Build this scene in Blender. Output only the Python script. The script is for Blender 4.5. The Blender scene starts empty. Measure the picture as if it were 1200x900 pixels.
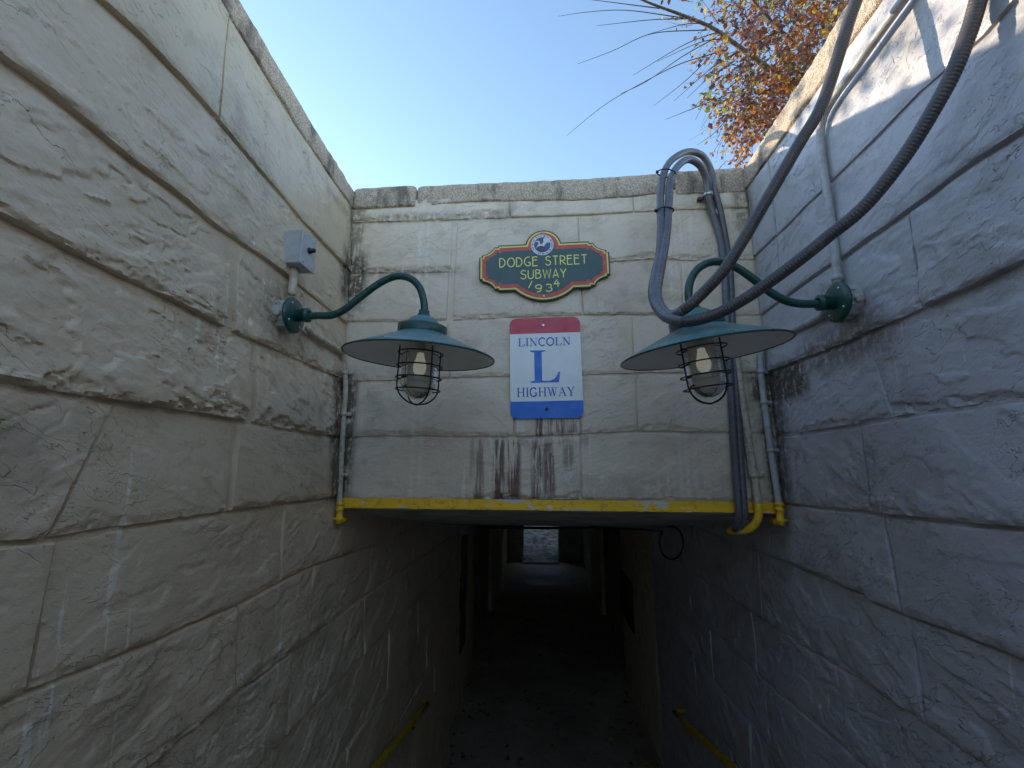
import bpy, math, random
import numpy as np
from mathutils import Matrix, Vector

random.seed(7)
rng = np.random.default_rng(7)
S = bpy.context.scene
COL = S.collection
rad = math.radians

# ------------------------------------------------------------------ camera
F, CX, CY = 500.0, 600.0, 450.0            # focal length in photo pixels (1200 wide), principal point
VP, SLOPE = (636.0, 549.0), 0.0055         # vanishing point of the passage, slope of the horizon
_d = np.array([VP[0] - CX, -(VP[1] - CY), -F]); _d /= np.linalg.norm(_d)
_z = np.cross(np.array([1, -SLOPE, 0.0]), _d); _z /= np.linalg.norm(_z)
if _z[1] < 0: _z = -_z
ROT = np.array([np.cross(_d, _z), _d, _z])  # camera axes -> world axes
cam_data = bpy.data.cameras.new('camera')
cam = bpy.data.objects.new('camera', cam_data)
COL.objects.link(cam)
cam_data.sensor_width = 36.0
cam_data.lens = F / 1200.0 * 36.0
cam_data.clip_start, cam_data.clip_end = 0.02, 3000
cam.matrix_world = Matrix([list(ROT[i]) + [0.0] for i in range(3)] + [[0, 0, 0, 1]])
S.camera = cam

# ------------------------------------------------------------------ sky, sun, exposure
SUN_EL, SUN_AZ = rad(13.6), rad(59.0)      # azimuth to the left of the passage direction (+Y)
to_sun = Vector((-math.sin(SUN_AZ) * math.cos(SUN_EL), math.cos(SUN_AZ) * math.cos(SUN_EL), math.sin(SUN_EL)))
W = bpy.data.worlds.new('World'); S.world = W; W.use_nodes = True
wn = W.node_tree
sky = wn.nodes.new('ShaderNodeTexSky'); sky.sky_type = 'NISHITA'; sky.sun_disc = False
sky.sun_elevation = SUN_EL
sky.sun_rotation = -SUN_AZ
sky.air_density, sky.dust_density, sky.ozone_density = 1.0, 0.15, 1.3
bg = wn.nodes['Background']; bg.inputs['Strength'].default_value = 0.15
wn.links.new(sky.outputs[0], bg.inputs[0])
sl = bpy.data.lights.new('sun', 'SUN'); sun = bpy.data.objects.new('sun', sl); COL.objects.link(sun)
sl.energy = 2.0; sl.angle = rad(0.5); sl.color = (1.0, 0.86, 0.64)
sun.rotation_euler = to_sun.to_track_quat('Z', 'Y').to_euler()
S.view_settings.view_transform = 'Standard'; S.view_settings.look = 'None'
S.view_settings.gamma = 1.0; S.view_settings.use_curve_mapping = False
S.view_settings.exposure = 1.7
S.render.engine = 'CYCLES'
S.cycles.max_bounces = 10; S.cycles.diffuse_bounces = 6; S.cycles.transparent_max_bounces = 12

# ------------------------------------------------------------------ helpers: pixels to places
def ray(p): return ROT @ np.array([p[0] - CX, -(p[1] - CY), -F])
def atY(p, Y): r = ray(p); return r * (Y / r[1])
def atX(p, X): r = ray(p); return r * (X / r[0])
def atZ(p, Z): r = ray(p); return r * (Z / r[2])
D = 1.998                                   # distance of the portal wall
FLOOR, LINTEL = -2.6, -0.195
LT, LB = atY((414, 222), D), atY((395, 592), D)
def xl(z): return LT[0] + (LB[0] - LT[0]) * (z - LT[2]) / (LB[2] - LT[2])   # left wall face
XR0, XRK = 1.038, -0.004
def xr(z): return XR0 + XRK * (z - 1.5)
def on_left(p):
    P = atX(p, -0.98)
    for _ in range(4): P = atX(p, float(xl(P[2])))
    return P
def on_right(p):
    P = atX(p, 1.04)
    for _ in range(3): P = atX(p, float(xr(P[2])))
    return P

# ------------------------------------------------------------------ helpers: objects
def link_mesh(name, V, Fc, mats, parent=None, smooth=True, mi=None):
    me = bpy.data.meshes.new(name)
    V = np.asarray(V, dtype=float)
    if parent is not None: V = V - np.array(parent.location)
    me.from_pydata(V.tolist(), [], [tuple(int(i) for i in f) for f in Fc])
    for m in (mats if isinstance(mats, (list, tuple)) else [mats]): me.materials.append(m)
    if mi is not None: me.polygons.foreach_set('material_index', np.asarray(mi, dtype=np.int32))
    me.polygons.foreach_set('use_smooth', [smooth] * len(me.polygons))
    me.validate(); me.update()
    o = bpy.data.objects.new(name, me); COL.objects.link(o)
    if parent is not None: o.parent = parent
    return o
def quad_mesh(name, V, Q, mat, parent):
    me = bpy.data.meshes.new(name); V = np.asarray(V, float) - np.array(parent.location); Q = np.asarray(Q, dtype=np.int32)
    me.vertices.add(len(V)); me.vertices.foreach_set('co', V.astype(np.float32).ravel())
    me.loops.add(Q.size); me.loops.foreach_set('vertex_index', Q.ravel())
    me.polygons.add(len(Q)); me.polygons.foreach_set('loop_start', np.arange(0, Q.size, 4, dtype=np.int32))
    me.polygons.foreach_set('use_smooth', np.ones(len(Q), dtype=bool)); me.materials.append(mat); me.update(calc_edges=True); me.set_sharp_from_angle(angle=rad(33))
    o = bpy.data.objects.new(name, me); COL.objects.link(o); o.parent = parent
    return o
def sub(o_parent, name, V, Fc, mats, smooth=True, mi=None):
    """a sub-part: parent is itself a part of an Empty at root.location"""
    root = o_parent.parent
    o = link_mesh(name, np.asarray(V) - np.array(root.location), Fc, mats, None, smooth, mi)
    o.parent = o_parent
    return o
def thing(name, label, cat, loc, group=None):
    o = bpy.data.objects.new(name, None); COL.objects.link(o)
    o.location = [float(v) for v in loc]; o.empty_display_size = 0.1
    o['label'] = label; o['category'] = cat
    if group: o['group'] = group
    return o
def tag(o, label, cat, group=None):
    o['label'] = label; o['category'] = cat
    if group: o['group'] = group
    return o
def struct(o): o['kind'] = 'structure'; return o

class MB:
    """collects vertices and faces of one mesh"""
    def __init__(s): s.V = []; s.F = []; s.M = []; s.mi = 0
    def add(s, V, Fc):
        b = len(s.V); s.V += [tuple(map(float, v)) for v in V]
        s.F += [tuple(int(i) + b for i in f) for f in Fc]; s.M += [s.mi] * len(Fc); return s
    def box(s, lo, hi):
        x0, y0, z0 = lo; x1, y1, z1 = hi
        V = [(x0,y0,z0),(x1,y0,z0),(x1,y1,z0),(x0,y1,z0),(x0,y0,z1),(x1,y0,z1),(x1,y1,z1),(x0,y1,z1)]
        return s.add(V, [(0,3,2,1),(4,5,6,7),(0,1,5,4),(1,2,6,5),(2,3,7,6),(3,0,4,7)])
    def obox(s, c, ax, ay, az, hx, hy, hz, bev=0.0):
        c, ax, ay, az = [np.asarray(v, float) for v in (c, ax, ay, az)]
        if bev <= 0:
            V = [c + sx*hx*ax + sy*hy*ay + sz*hz*az for sz in (-1,1) for sx, sy in ((-1,-1),(1,-1),(1,1),(-1,1))]
            return s.add(V, [(0,3,2,1),(4,5,6,7),(0,1,5,4),(1,2,6,5),(2,3,7,6),(3,0,4,7)])
        pts = []
        prof = [(hx-bev, hy), (hx, hy-bev)]
        ring = [(-hx+bev,-hy),(hx-bev,-hy),(hx,-hy+bev),(hx,hy-bev),(hx-bev,hy),(-hx+bev,hy),(-hx,hy-bev),(-hx,-hy+bev)]
        rin = [(x*(hx-bev)/hx, y*(hy-bev)/hy) for x, y in ring]
        for zz, rr in ((-hz, rin), (-hz+bev, ring), (hz-bev, ring), (hz, rin)):
            pts += [c + x*ax + y*ay + zz*az for x, y in rr]
        Fc = []
        for k in range(3):
            for i in range(8):
                j = (i+1) % 8; Fc.append((k*8+i, k*8+j, (k+1)*8+j, (k+1)*8+i))
        Fc.append(tuple(range(7,-1,-1))); Fc.append(tuple(range(24,32)))
        return s.add(pts, Fc)
    def tube(s, pts, r, n=10, cap=True, closed=False):
        V, Fc = sweep(pts, r, n, cap, closed); return s.add(V, Fc)
    def lathe(s, prof, c, axis=(0,0,1), n=32, cap0=False, cap1=False):
        c = np.asarray(c, float); az = np.asarray(axis, float); az = az/np.linalg.norm(az)
        h = np.array([1.0,0,0]) if abs(az[0]) < 0.8 else np.array([0,1.0,0])
        ax = np.cross(h, az); ax /= np.linalg.norm(ax); ay = np.cross(az, ax)
        V = [c + r*(math.cos(2*math.pi*i/n)*ax + math.sin(2*math.pi*i/n)*ay) + z*az for r, z in prof for i in range(n)]
        Fc = [(k*n+i, k*n+(i+1)%n, (k+1)*n+(i+1)%n, (k+1)*n+i) for k in range(len(prof)-1) for i in range(n)]
        if cap0: Fc.append(tuple(range(n-1,-1,-1)))
        if cap1: Fc.append(tuple(range((len(prof)-1)*n, len(prof)*n)))
        return s.add(V, Fc)
    def prism(s, poly, f, d0, d1):
        """polygon (x, y) -> f(x, y, d): front at d1, back at d0"""
        n = len(poly)
        V = [f(x, y, d0) for x, y in poly] + [f(x, y, d1) for x, y in poly]
        return s.add(V, [tuple(range(n, 2*n)), tuple(range(n-1,-1,-1))] + [(i, (i+1)%n, n+(i+1)%n, n+i) for i in range(n)])
    def build(s, name, mats, parent=None, smooth=True):
        return link_mesh(name, s.V, s.F, mats, parent, smooth, s.M if isinstance(mats, (list, tuple)) else None)
    def sub(s, par, name, mats, smooth=True):
        return sub(par, name, s.V, s.F, mats, smooth, s.M if isinstance(mats, (list, tuple)) else None)

def sweep(pts, r, n=10, cap=True, closed=False):
    P = np.asarray(pts, float); m = len(P)
    R = np.full(m, r) if np.isscalar(r) else np.asarray(r, float)
    if closed: T = np.roll(P,-1,0) - np.roll(P,1,0)
    else: T = np.gradient(P, axis=0)
    T /= np.linalg.norm(T, axis=1)[:,None] + 1e-12
    u = np.cross(T[0], [0,0,1.0]);
    if np.linalg.norm(u) < 0.05: u = np.cross(T[0], [1.0,0,0])
    u /= np.linalg.norm(u); V = []
    ang = np.arange(n)*2*math.pi/n; ca, sa = np.cos(ang), np.sin(ang)
    for i in range(m):
        u = u - T[i]*(u @ T[i]); u /= np.linalg.norm(u); w = np.cross(T[i], u)
        V.append(P[i] + R[i]*(ca[:,None]*u + sa[:,None]*w))
    V = np.concatenate(V)
    Fc = [(k*n+i, k*n+(i+1)%n, ((k+1)%m)*n+(i+1)%n, ((k+1)%m)*n+i) for k in range(m if closed else m-1) for i in range(n)]
    if cap and not closed: Fc += [tuple(range(n-1,-1,-1)), tuple(range((m-1)*n, m*n))]
    return V, Fc
def spline(ctrl, step=0.01):
    """Catmull-Rom through the control points, evenly resampled"""
    C = np.asarray(ctrl, float)
    C = np.vstack([2*C[0]-C[1], C, 2*C[-1]-C[-2]]); out = []
    for i in range(1, len(C)-2):
        p0, p1, p2, p3 = C[i-1:i+3]
        d = [max(np.linalg.norm(b-a), 1e-6)**0.5 for a, b in ((p0,p1),(p1,p2),(p2,p3))]
        t0, t1 = 0, d[0]; t2 = t1+d[1]; t3 = t2+d[2]
        for t in np.linspace(t1, t2, 24, endpoint=False):
            A1 = (t1-t)/(t1-t0)*p0+(t-t0)/(t1-t0)*p1; A2 = (t2-t)/(t2-t1)*p1+(t-t1)/(t2-t1)*p2; A3 = (t3-t)/(t3-t2)*p2+(t-t2)/(t3-t2)*p3
            B1 = (t2-t)/(t2-t0)*A1+(t-t0)/(t2-t0)*A2; B2 = (t3-t)/(t3-t1)*A2+(t-t1)/(t3-t1)*A3
            out.append((t2-t)/(t2-t1)*B1+(t-t1)/(t2-t1)*B2)
    out.append(C[-2]); out = np.array(out)
    L = np.concatenate([[0], np.cumsum(np.linalg.norm(np.diff(out, axis=0), axis=1))])
    q = np.linspace(0, L[-1], max(3, int(L[-1]/step)))
    return np.stack([np.interp(q, L, out[:,k]) for k in range(3)], 1)

# numpy gradient noise
_perm = np.random.default_rng(3).permutation(512); _perm = np.concatenate([_perm, _perm, _perm])
_ga = np.random.default_rng(4).random(512)*2*math.pi; _gx, _gy = np.cos(_ga), np.sin(_ga)
def pn(x, y, seed=0):
    x = np.asarray(x, float) + seed*17.37; y = np.asarray(y, float) - seed*9.71
    xi = np.floor(x).astype(int); yi = np.floor(y).astype(int); xf = x-xi; yf = y-yi
    u = xf*xf*xf*(xf*(xf*6-15)+10); v = yf*yf*yf*(yf*(yf*6-15)+10)
    def g(ix, iy, dx, dy):
        h = _perm[(_perm[ix & 511] + iy) & 511]; return _gx[h]*dx + _gy[h]*dy
    a = g(xi,yi,xf,yf); b = g(xi+1,yi,xf-1,yf); c = g(xi,yi+1,xf,yf-1); d = g(xi+1,yi+1,xf-1,yf-1)
    return (a+u*(b-a) + v*((c+u*(d-c))-(a+u*(b-a))))*1.5
def fbm(x, y, o=4, seed=0, gain=0.5):
    s = 0; a = 1.0
    for k in range(o): s = s + a*pn(x*2**k, y*2**k, seed+k*3); a *= gain
    return s
def sstep(a, b, x): t = np.clip((x-a)/(b-a), 0, 1); return t*t*(3-2*t)

# ------------------------------------------------------------------ helpers: materials
class NT:
    def __init__(s, name):
        s.m = bpy.data.materials.new(name); s.m.use_nodes = True
        s.t = s.m.node_tree; s.b = s.t.nodes['Principled BSDF']; s.out = s.t.nodes['Material Output']
    def n(s, typ, **kw):
        nd = s.t.nodes.new('ShaderNode'+typ)
        for k, v in kw.items(): setattr(nd, k, v)
        return nd
    def l(s, a, b): s.t.links.new(a, b)
    def put(s, sock, v):
        if hasattr(v, 'links') or hasattr(v, 'is_output'): s.l(v, sock)
        else: sock.default_value = v
    def math(s, op, a, b=0.0, c=None, clamp=False):
        nd = s.n('Math', operation=op, use_clamp=clamp); s.put(nd.inputs[0], a); s.put(nd.inputs[1], b)
        if c is not None: s.put(nd.inputs[2], c)
        return nd.outputs[0]
    def ramp(s, v, a, b, lo=0.0, hi=1.0):
        nd = s.n('MapRange', interpolation_type='SMOOTHSTEP'); s.put(nd.inputs['Value'], v)
        nd.inputs['From Min'].default_value = a; nd.inputs['From Max'].default_value = b
        nd.inputs['To Min'].default_value = lo; nd.inputs['To Max'].default_value = hi
        return nd.outputs[0]
    def mix(s, f, a, b):
        nd = s.n('Mix', data_type='RGBA'); s.put(nd.inputs[0], f)
        s.put(nd.inputs[6], a if not isinstance(a, tuple) else (*a, 1)); s.put(nd.inputs[7], b if not isinstance(b, tuple) else (*b, 1))
        return nd.outputs[2]
    def pos(s): return s.n('NewGeometry').outputs['Position']
    def noise(s, vec, scale, detail=4, rough=0.55, dist=0.0):
        nd = s.n('TexNoise'); s.l(vec, nd.inputs['Vector'])
        nd.inputs['Scale'].default_value = scale; nd.inputs['Detail'].default_value = detail
        nd.inputs['Roughness'].default_value = rough; nd.inputs['Distortion'].default_value = dist
        return nd.outputs[0]
    def scaled(s, vec, sc):
        nd = s.n('VectorMath', operation='MULTIPLY'); s.l(vec, nd.inputs[0]); nd.inputs[1].default_value = sc
        return nd.outputs[0]
    def bump(s, h, dist, strength=1.0, prev=None):
        nd = s.n('Bump'); s.l(h, nd.inputs['Height']); nd.inputs['Distance'].default_value = dist
        nd.inputs['Strength'].default_value = strength
        if prev is not None: s.l(prev, nd.inputs['Normal'])
        return nd.outputs[0]
    def set(s, **kw):
        for k, v in kw.items():
            sock = s.b.inputs[k.replace('_', ' ')]
            s.put(sock, (*v, 1) if isinstance(v, tuple) and len(v) == 3 and sock.type == 'RGBA' else v)
        return s

def box_mask(T, xyz, box, soft):
    """product of soft steps over the given (lo, hi) per axis, None = any"""
    out = None
    for k in range(3):
        if box[k] is None: continue
        lo, hi = box[k]
        a = T.ramp(xyz[k], lo-soft[k], lo+soft[k]); b = T.ramp(xyz[k], hi-soft[k], hi+soft[k], 1.0, 0.0)
        m = T.math('MULTIPLY', a, b); out = m if out is None else T.math('MULTIPLY', out, m)
    return out

def mat_stone(name, c1, c2, c3, rel=1.0):
    T = NT(name); P = T.pos()
    sep = T.n('SeparateXYZ'); T.l(P, sep.inputs[0]); xyz = [sep.outputs[i] for i in range(3)]
    n1 = T.noise(P, 1.7, 3, 0.5); n2 = T.noise(P, 9.0, 5, 0.6); n3 = T.noise(P, 60.0, 3, 0.6)
    col = T.mix(T.ramp(n1, 0.35, 0.65), c1, c2)
    col = T.mix(T.math('MULTIPLY', T.ramp(n2, 0.50, 0.70), 0.55), col, c3)
    col = T.mix(T.math('MULTIPLY', T.ramp(n3, 0.55, 0.75), 0.25), col, c3)
    # old white drips running down the paint
    st = T.noise(T.scaled(P, (26.0, 26.0, 0.9)), 1.0, 3, 0.6)
    br = T.noise(P, 2.6, 2, 0.5)
    drip = T.math('MULTIPLY', T.ramp(st, 0.635, 0.70), T.ramp(br, 0.47, 0.58))
    col = T.mix(T.math('MULTIPLY', drip, 0.7), col, (0.78, 0.715, 0.61))
    db = T.math('MULTIPLY', T.ramp(T.noise(P, 1.15, 5, 0.65), 0.50, 0.66), T.ramp(n2, 0.35, 0.6))
    col = T.mix(T.math('MULTIPLY', db, 0.42), col, (0.27, 0.225, 0.165))
    # bare scuffs
    sc = T.math('MULTIPLY', T.ramp(T.noise(P, 38.0, 4, 0.7), 0.68, 0.74), T.ramp(T.noise(P, 3.1, 2), 0.48, 0.6))
    col = T.mix(T.math('MULTIPLY', sc, 0.6), col, (0.80, 0.74, 0.64))
    # stains with a place of their own
    streak = T.noise(T.scaled(P, (70.0, 70.0, 5.0)), 1.0, 4, 0.65)
    streak2 = T.noise(T.scaled(P, (24.0, 24.0, 2.4)), 1.0, 3, 0.55)
    blot = T.noise(P, 30.0, 5, 0.7)
    def bx(x0, x1, y0, y1):                      # box on the portal wall, in photo pixels
        a = atY((x0, y1), D); b = atY((x1, y0), D)
        return [(min(a[0], b[0]), max(a[0], b[0])), (D-0.3, D+0.3), (a[2], b[2])]
    rust = None
    for (x0, x1, y0, y1, k) in ((551, 562, 512, 560, .5), (555, 568, 514, 586, .7), (578, 592, 513, 590, 1.0), (594, 610, 515, 588, 1.0), (628, 638, 488, 514, 1.2), (623, 636, 515, 586, .95),
                                (637, 650, 518, 580, .9), (660, 672, 518, 548, .6), (672, 681, 486, 512, .8), (560, 690, 512, 522, .5), (642, 662, 488, 512, .85), (664, 674, 488, 512, .7)):
        m = T.math('MULTIPLY', box_mask(T, xyz, bx(x0, x1, y0, y1), (0.012, 0.05, 0.03)), k)
        rust = m if rust is None else T.math('MAXIMUM', rust, m)
    s_all = T.math('ADD', T.math('MULTIPLY', streak, 0.75), T.math('MULTIPLY', streak2, 0.35))
    rm = T.math('MULTIPLY', rust, T.ramp(s_all, 0.44, 0.58), clamp=True)
    col = T.mix(T.math('MULTIPLY', rm, 0.92), col, (0.125, 0.050, 0.034))
    # brown grime and cobweb dirt in the corners and at the coping
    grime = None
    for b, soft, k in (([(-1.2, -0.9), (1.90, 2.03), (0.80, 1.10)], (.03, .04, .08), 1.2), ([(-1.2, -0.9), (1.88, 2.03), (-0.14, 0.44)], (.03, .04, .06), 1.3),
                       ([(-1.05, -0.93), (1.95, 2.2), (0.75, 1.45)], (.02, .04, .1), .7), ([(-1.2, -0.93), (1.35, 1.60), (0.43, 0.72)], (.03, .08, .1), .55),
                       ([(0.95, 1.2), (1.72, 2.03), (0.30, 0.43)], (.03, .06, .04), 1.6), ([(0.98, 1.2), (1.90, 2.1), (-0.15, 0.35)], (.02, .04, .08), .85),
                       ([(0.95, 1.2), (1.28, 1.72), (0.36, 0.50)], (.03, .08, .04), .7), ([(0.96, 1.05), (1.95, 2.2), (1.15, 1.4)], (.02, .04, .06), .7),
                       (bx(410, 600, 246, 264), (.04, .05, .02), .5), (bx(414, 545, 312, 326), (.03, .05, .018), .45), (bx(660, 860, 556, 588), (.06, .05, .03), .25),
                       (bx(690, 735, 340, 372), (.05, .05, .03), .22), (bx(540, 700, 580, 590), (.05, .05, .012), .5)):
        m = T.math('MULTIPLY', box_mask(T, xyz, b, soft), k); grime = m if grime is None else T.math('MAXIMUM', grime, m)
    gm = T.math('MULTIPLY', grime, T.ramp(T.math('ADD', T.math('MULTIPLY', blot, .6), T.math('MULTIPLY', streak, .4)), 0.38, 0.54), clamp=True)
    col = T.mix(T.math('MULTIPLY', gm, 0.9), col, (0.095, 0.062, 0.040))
    # pale mineral runs on the portal wall
    runs = None
    for (x0, x1, y0, y1) in ((479, 483, 268, 600), (489, 493, 262, 600), (797, 800, 470, 580), (805, 809, 470, 585), (815, 818, 470, 575), (800, 803, 250, 360), (812, 816, 250, 365), (792, 795, 255, 330), (786, 788, 240, 350)):
        xc = (x0+x1)/2; a = atY((xc, y0), D); b = atY((xc, y1), D)
        kx = (a[0]-b[0])/(a[2]-b[2])
        xx = T.math('SUBTRACT', xyz[0], T.math('MULTIPLY', T.math('SUBTRACT', xyz[2], float(b[2])), float(kx*0.25)))
        xm = 0.75*b[0]+0.25*a[0]*1.0; w = 0.0035+0.0014*(x1-x0)
        m = box_mask(T, [xx, xyz[1], xyz[2]], [(b[0]-w, b[0]+w), (D-.3, D+.3), (b[2], a[2])], (.004, .05, .05))
        runs = m if runs is None else T.math('MAXIMUM', runs, m)
    col = T.mix(T.math('MULTIPLY', T.math('MULTIPLY', runs, T.ramp(blot, 0.35, 0.6)), 0.6), col, (0.78, 0.715, 0.61))
    T.set(Base_Color=col, Roughness=T.ramp(n2, 0.3, 0.7, 0.27, 0.46))
    T.b.inputs['Specular IOR Level'].default_value = 0.5
    Q = T.n('VectorRotate', rotation_type='EULER_XYZ'); T.l(P, Q.inputs['Vector']); Q.inputs['Rotation'].default_value = (0.5, 0.35, 0.2)
    q = T.scaled(Q.outputs[0], (1.0, 1.0, 2.4))
    c1_ = T.noise(q, 5.5, 4, 0.6, 0.3); c2_ = T.noise(q, 13.0, 4, 0.6, 0.2); c3_ = T.noise(q, 31.0, 3, 0.6)
    led = T.math('ADD', T.ramp(c1_, 0.505, 0.515), T.ramp(c1_, 0.60, 0.607))
    led2 = T.math('ADD', T.ramp(c2_, 0.455, 0.47), T.ramp(c2_, 0.57, 0.58))
    msk = T.ramp(T.noise(P, 2.4, 2), 0.46, 0.58)
    crack = T.math('MULTIPLY', T.ramp(T.math('ABSOLUTE', T.math('SUBTRACT', T.noise(q, 2.6, 5, 0.66, 0.5), 0.5)), 0.0, 0.007), 1.0)
    pits = T.ramp(T.noise(P, 75.0, 2, 0.5), 0.27, 0.36)
    h2 = T.noise(P, 130.0, 4, 0.6)
    crack = T.math('MAXIMUM', crack, T.ramp(T.noise(P, 1.6, 2), 0.50, 0.56, 1.0, 0.0))
    nn = T.bump(crack, 0.0045*rel, 0.8)
    nn = T.bump(T.math('MULTIPLY', led, msk), 0.0038*rel, 0.9, nn)
    nn = T.bump(T.math('MULTIPLY', led2, T.ramp(T.noise(P, 3.7, 2), 0.50, 0.62)), 0.0016*rel, 0.8, nn)
    nn = T.bump(c3_, 0.0034*rel**.5, 0.6, nn)
    nn = T.bump(T.math('ADD', h2, pits), 0.0014, 0.6, nn)
    T.set(Normal=nn)
    return T.m
def mat_coping():
    T = NT('aggregate_coping'); P = T.pos()
    v = T.n('TexVoronoi'); T.l(P, v.inputs['Vector']); v.inputs['Scale'].default_value = 230
    sp = T.n('SeparateColor'); T.l(v.outputs['Color'], sp.inputs[0])
    n1 = T.noise(P, 4.0, 5, 0.6)
    col = T.mix(T.ramp(sp.outputs[0], 0.1, 0.9), (0.40, 0.315, 0.245), (0.66, 0.545, 0.43))
    col = T.mix(T.ramp(sp.outputs[1], 0.72, 0.9, 0, .7), col, (0.36, 0.22, 0.17))
    st = T.noise(T.scaled(P, (9, 9, 3)), 1.0, 4, 0.6)
    col = T.mix(T.math('MULTIPLY', T.ramp(st, 0.50, 0.66), 0.75), col, (0.12, 0.095, 0.085))
    T.set(Base_Color=col, Roughness=0.9)
    T.set(Normal=T.bump(v.outputs['Distance'], 0.004, 0.9, T.bump(T.noise(P, 45, 5), 0.008, 0.6)))
    return T.m
def mat_simple(name, col, rough=0.5, metal=0.0, var=0.0, vscale=20.0, bump=0.0, bscale=80.0, dark=None, spec=0.5):
    T = NT(name); P = T.pos()
    if var > 0:
        n = T.noise(P, vscale, 5, 0.6)
        c = T.mix(T.math('MULTIPLY', T.ramp(n, 0.42, 0.68), var), col, dark or tuple(c*0.45 for c in col))
        T.set(Base_Color=c)
        T.set(Roughness=T.ramp(n, 0.3, 0.7, max(0.05, rough-0.08), min(1, rough+0.12)))
    else: T.set(Base_Color=col, Roughness=rough)
    T.set(Metallic=metal); T.b.inputs['Specular IOR Level'].default_value = spec
    if bump > 0: T.set(Normal=T.bump(T.noise(P, bscale, 4), bump, 0.7))
    return T.m
def mat_peel(name, col, under, scale, lo, hi, rough=0.5, stretch=(1, 1, 1), dirt=(0.06, 0.05, 0.03)):
    T = NT(name); P = T.pos()
    n = T.noise(T.scaled(P, stretch), scale, 6, 0.65); n2 = T.noise(P, scale*3.1, 5, 0.7)
    c = T.mix(T.math('MULTIPLY', T.ramp(n2, 0.52, 0.68), 0.55), col, dirt)
    c = T.mix(T.ramp(n, lo, hi), c, under)
    T.set(Base_Color=c, Roughness=rough)
    T.set(Normal=T.bump(n, 0.003, 0.6, T.bump(n2, 0.002, 0.5)))
    return T.m

M = {}
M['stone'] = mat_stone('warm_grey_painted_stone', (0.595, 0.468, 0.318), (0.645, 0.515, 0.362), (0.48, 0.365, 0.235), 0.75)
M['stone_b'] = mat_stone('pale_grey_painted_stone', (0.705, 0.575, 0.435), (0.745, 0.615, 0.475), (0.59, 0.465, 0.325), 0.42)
M['stone_r'] = mat_stone('skylit_grey_painted_stone', (0.455, 0.435, 0.458), (0.50, 0.48, 0.503), (0.335, 0.315, 0.315), 0.95)  # same wall paint, with the bluish skylight put into its colour
M['coping'] = mat_coping()
M['paint_pipe'] = mat_simple('grey_painted_pipe', (0.56, 0.475, 0.35), 0.45, var=0.5, vscale=40, bump=0.002, bscale=90, dark=(0.20, 0.17, 0.13))
M['skylit_pipe'] = mat_simple('skylit_grey_painted_pipe', (0.44, 0.43, 0.43), 0.42, var=0.5, vscale=40, bump=0.002, bscale=90, dark=(0.24, 0.20, 0.17))  # right-hand copy of the pipe paint, cool light mixed into the tone
M['box_grey'] = mat_simple('grey_enamel_box', (0.42, 0.43, 0.44), 0.38, var=0.35, vscale=30, bump=0.0006, bscale=120, dark=(0.30, 0.27, 0.24))
M['box_pale'] = mat_peel('chipped_pale_paint', (0.46, 0.44, 0.40), (0.16, 0.09, 0.05), 34, 0.56, 0.66, 0.55)
M['dark_green'] = mat_simple('dark_green_enamel', (0.012, 0.062, 0.052), 0.30, var=0.5, vscale=24, bump=0.0008, bscale=150, dark=(0.030, 0.085, 0.075))
M['teal'] = mat_simple('weathered_teal_enamel', (0.075, 0.195, 0.215), 0.34, var=0.45, vscale=14, bump=0.0006, bscale=160, dark=(0.11, 0.235, 0.26))
M['white_enamel'] = mat_simple('white_enamel_lining', (0.84, 0.83, 0.80), 0.42, var=0.4, vscale=10, dark=(0.70, 0.68, 0.64))
M['black_wire'] = mat_simple('black_wire', (0.012, 0.013, 0.014), 0.4, var=0.3, vscale=50)
M['cable'] = mat_simple('dark_grey_cable_jacket', (0.060, 0.051, 0.050), 0.33, var=0.6, vscale=18, bump=0.0008, bscale=200, dark=(0.115, 0.088, 0.072))
M['cable_smooth'] = mat_simple('sky_sheen_cable_jacket', (0.115, 0.112, 0.125), 0.30, var=0.5, vscale=16, dark=(0.07, 0.066, 0.07))  # loop section coloured paler and bluer to carry the sky's reflection
M['strap'] = mat_simple('bright_steel_strap', (0.55, 0.54, 0.52), 0.3, 0.9, var=0.4, vscale=40)
M['tie'] = mat_simple('black_cable_tie', (0.010, 0.010, 0.011), 0.45)
M['yellow'] = mat_peel('chipped_yellow_paint', (0.88, 0.52, 0.016), (0.62, 0.58, 0.52), 11, 0.575, 0.62, 0.5, (1.0, 1, 2.2), (0.30, 0.14, 0.012))
M['rail_yellow'] = mat_simple('yellow_rail_paint', (0.58, 0.40, 0.02), 0.35, var=0.6, vscale=30, bump=0.001, bscale=80, dark=(0.28, 0.17, 0.02))
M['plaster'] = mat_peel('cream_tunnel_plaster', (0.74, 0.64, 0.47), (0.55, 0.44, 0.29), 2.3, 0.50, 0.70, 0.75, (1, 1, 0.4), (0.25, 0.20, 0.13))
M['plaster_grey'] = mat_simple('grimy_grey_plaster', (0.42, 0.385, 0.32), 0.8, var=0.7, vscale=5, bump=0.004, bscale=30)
M['concrete'] = mat_simple('grey_board_concrete', (0.56, 0.53, 0.48), 0.75, var=0.5, vscale=6, bump=0.006, bscale=40)
M['brown_plate'] = mat_simple('brown_steel_plate', (0.065, 0.030, 0.014), 0.6, var=0.6, vscale=25)

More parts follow.
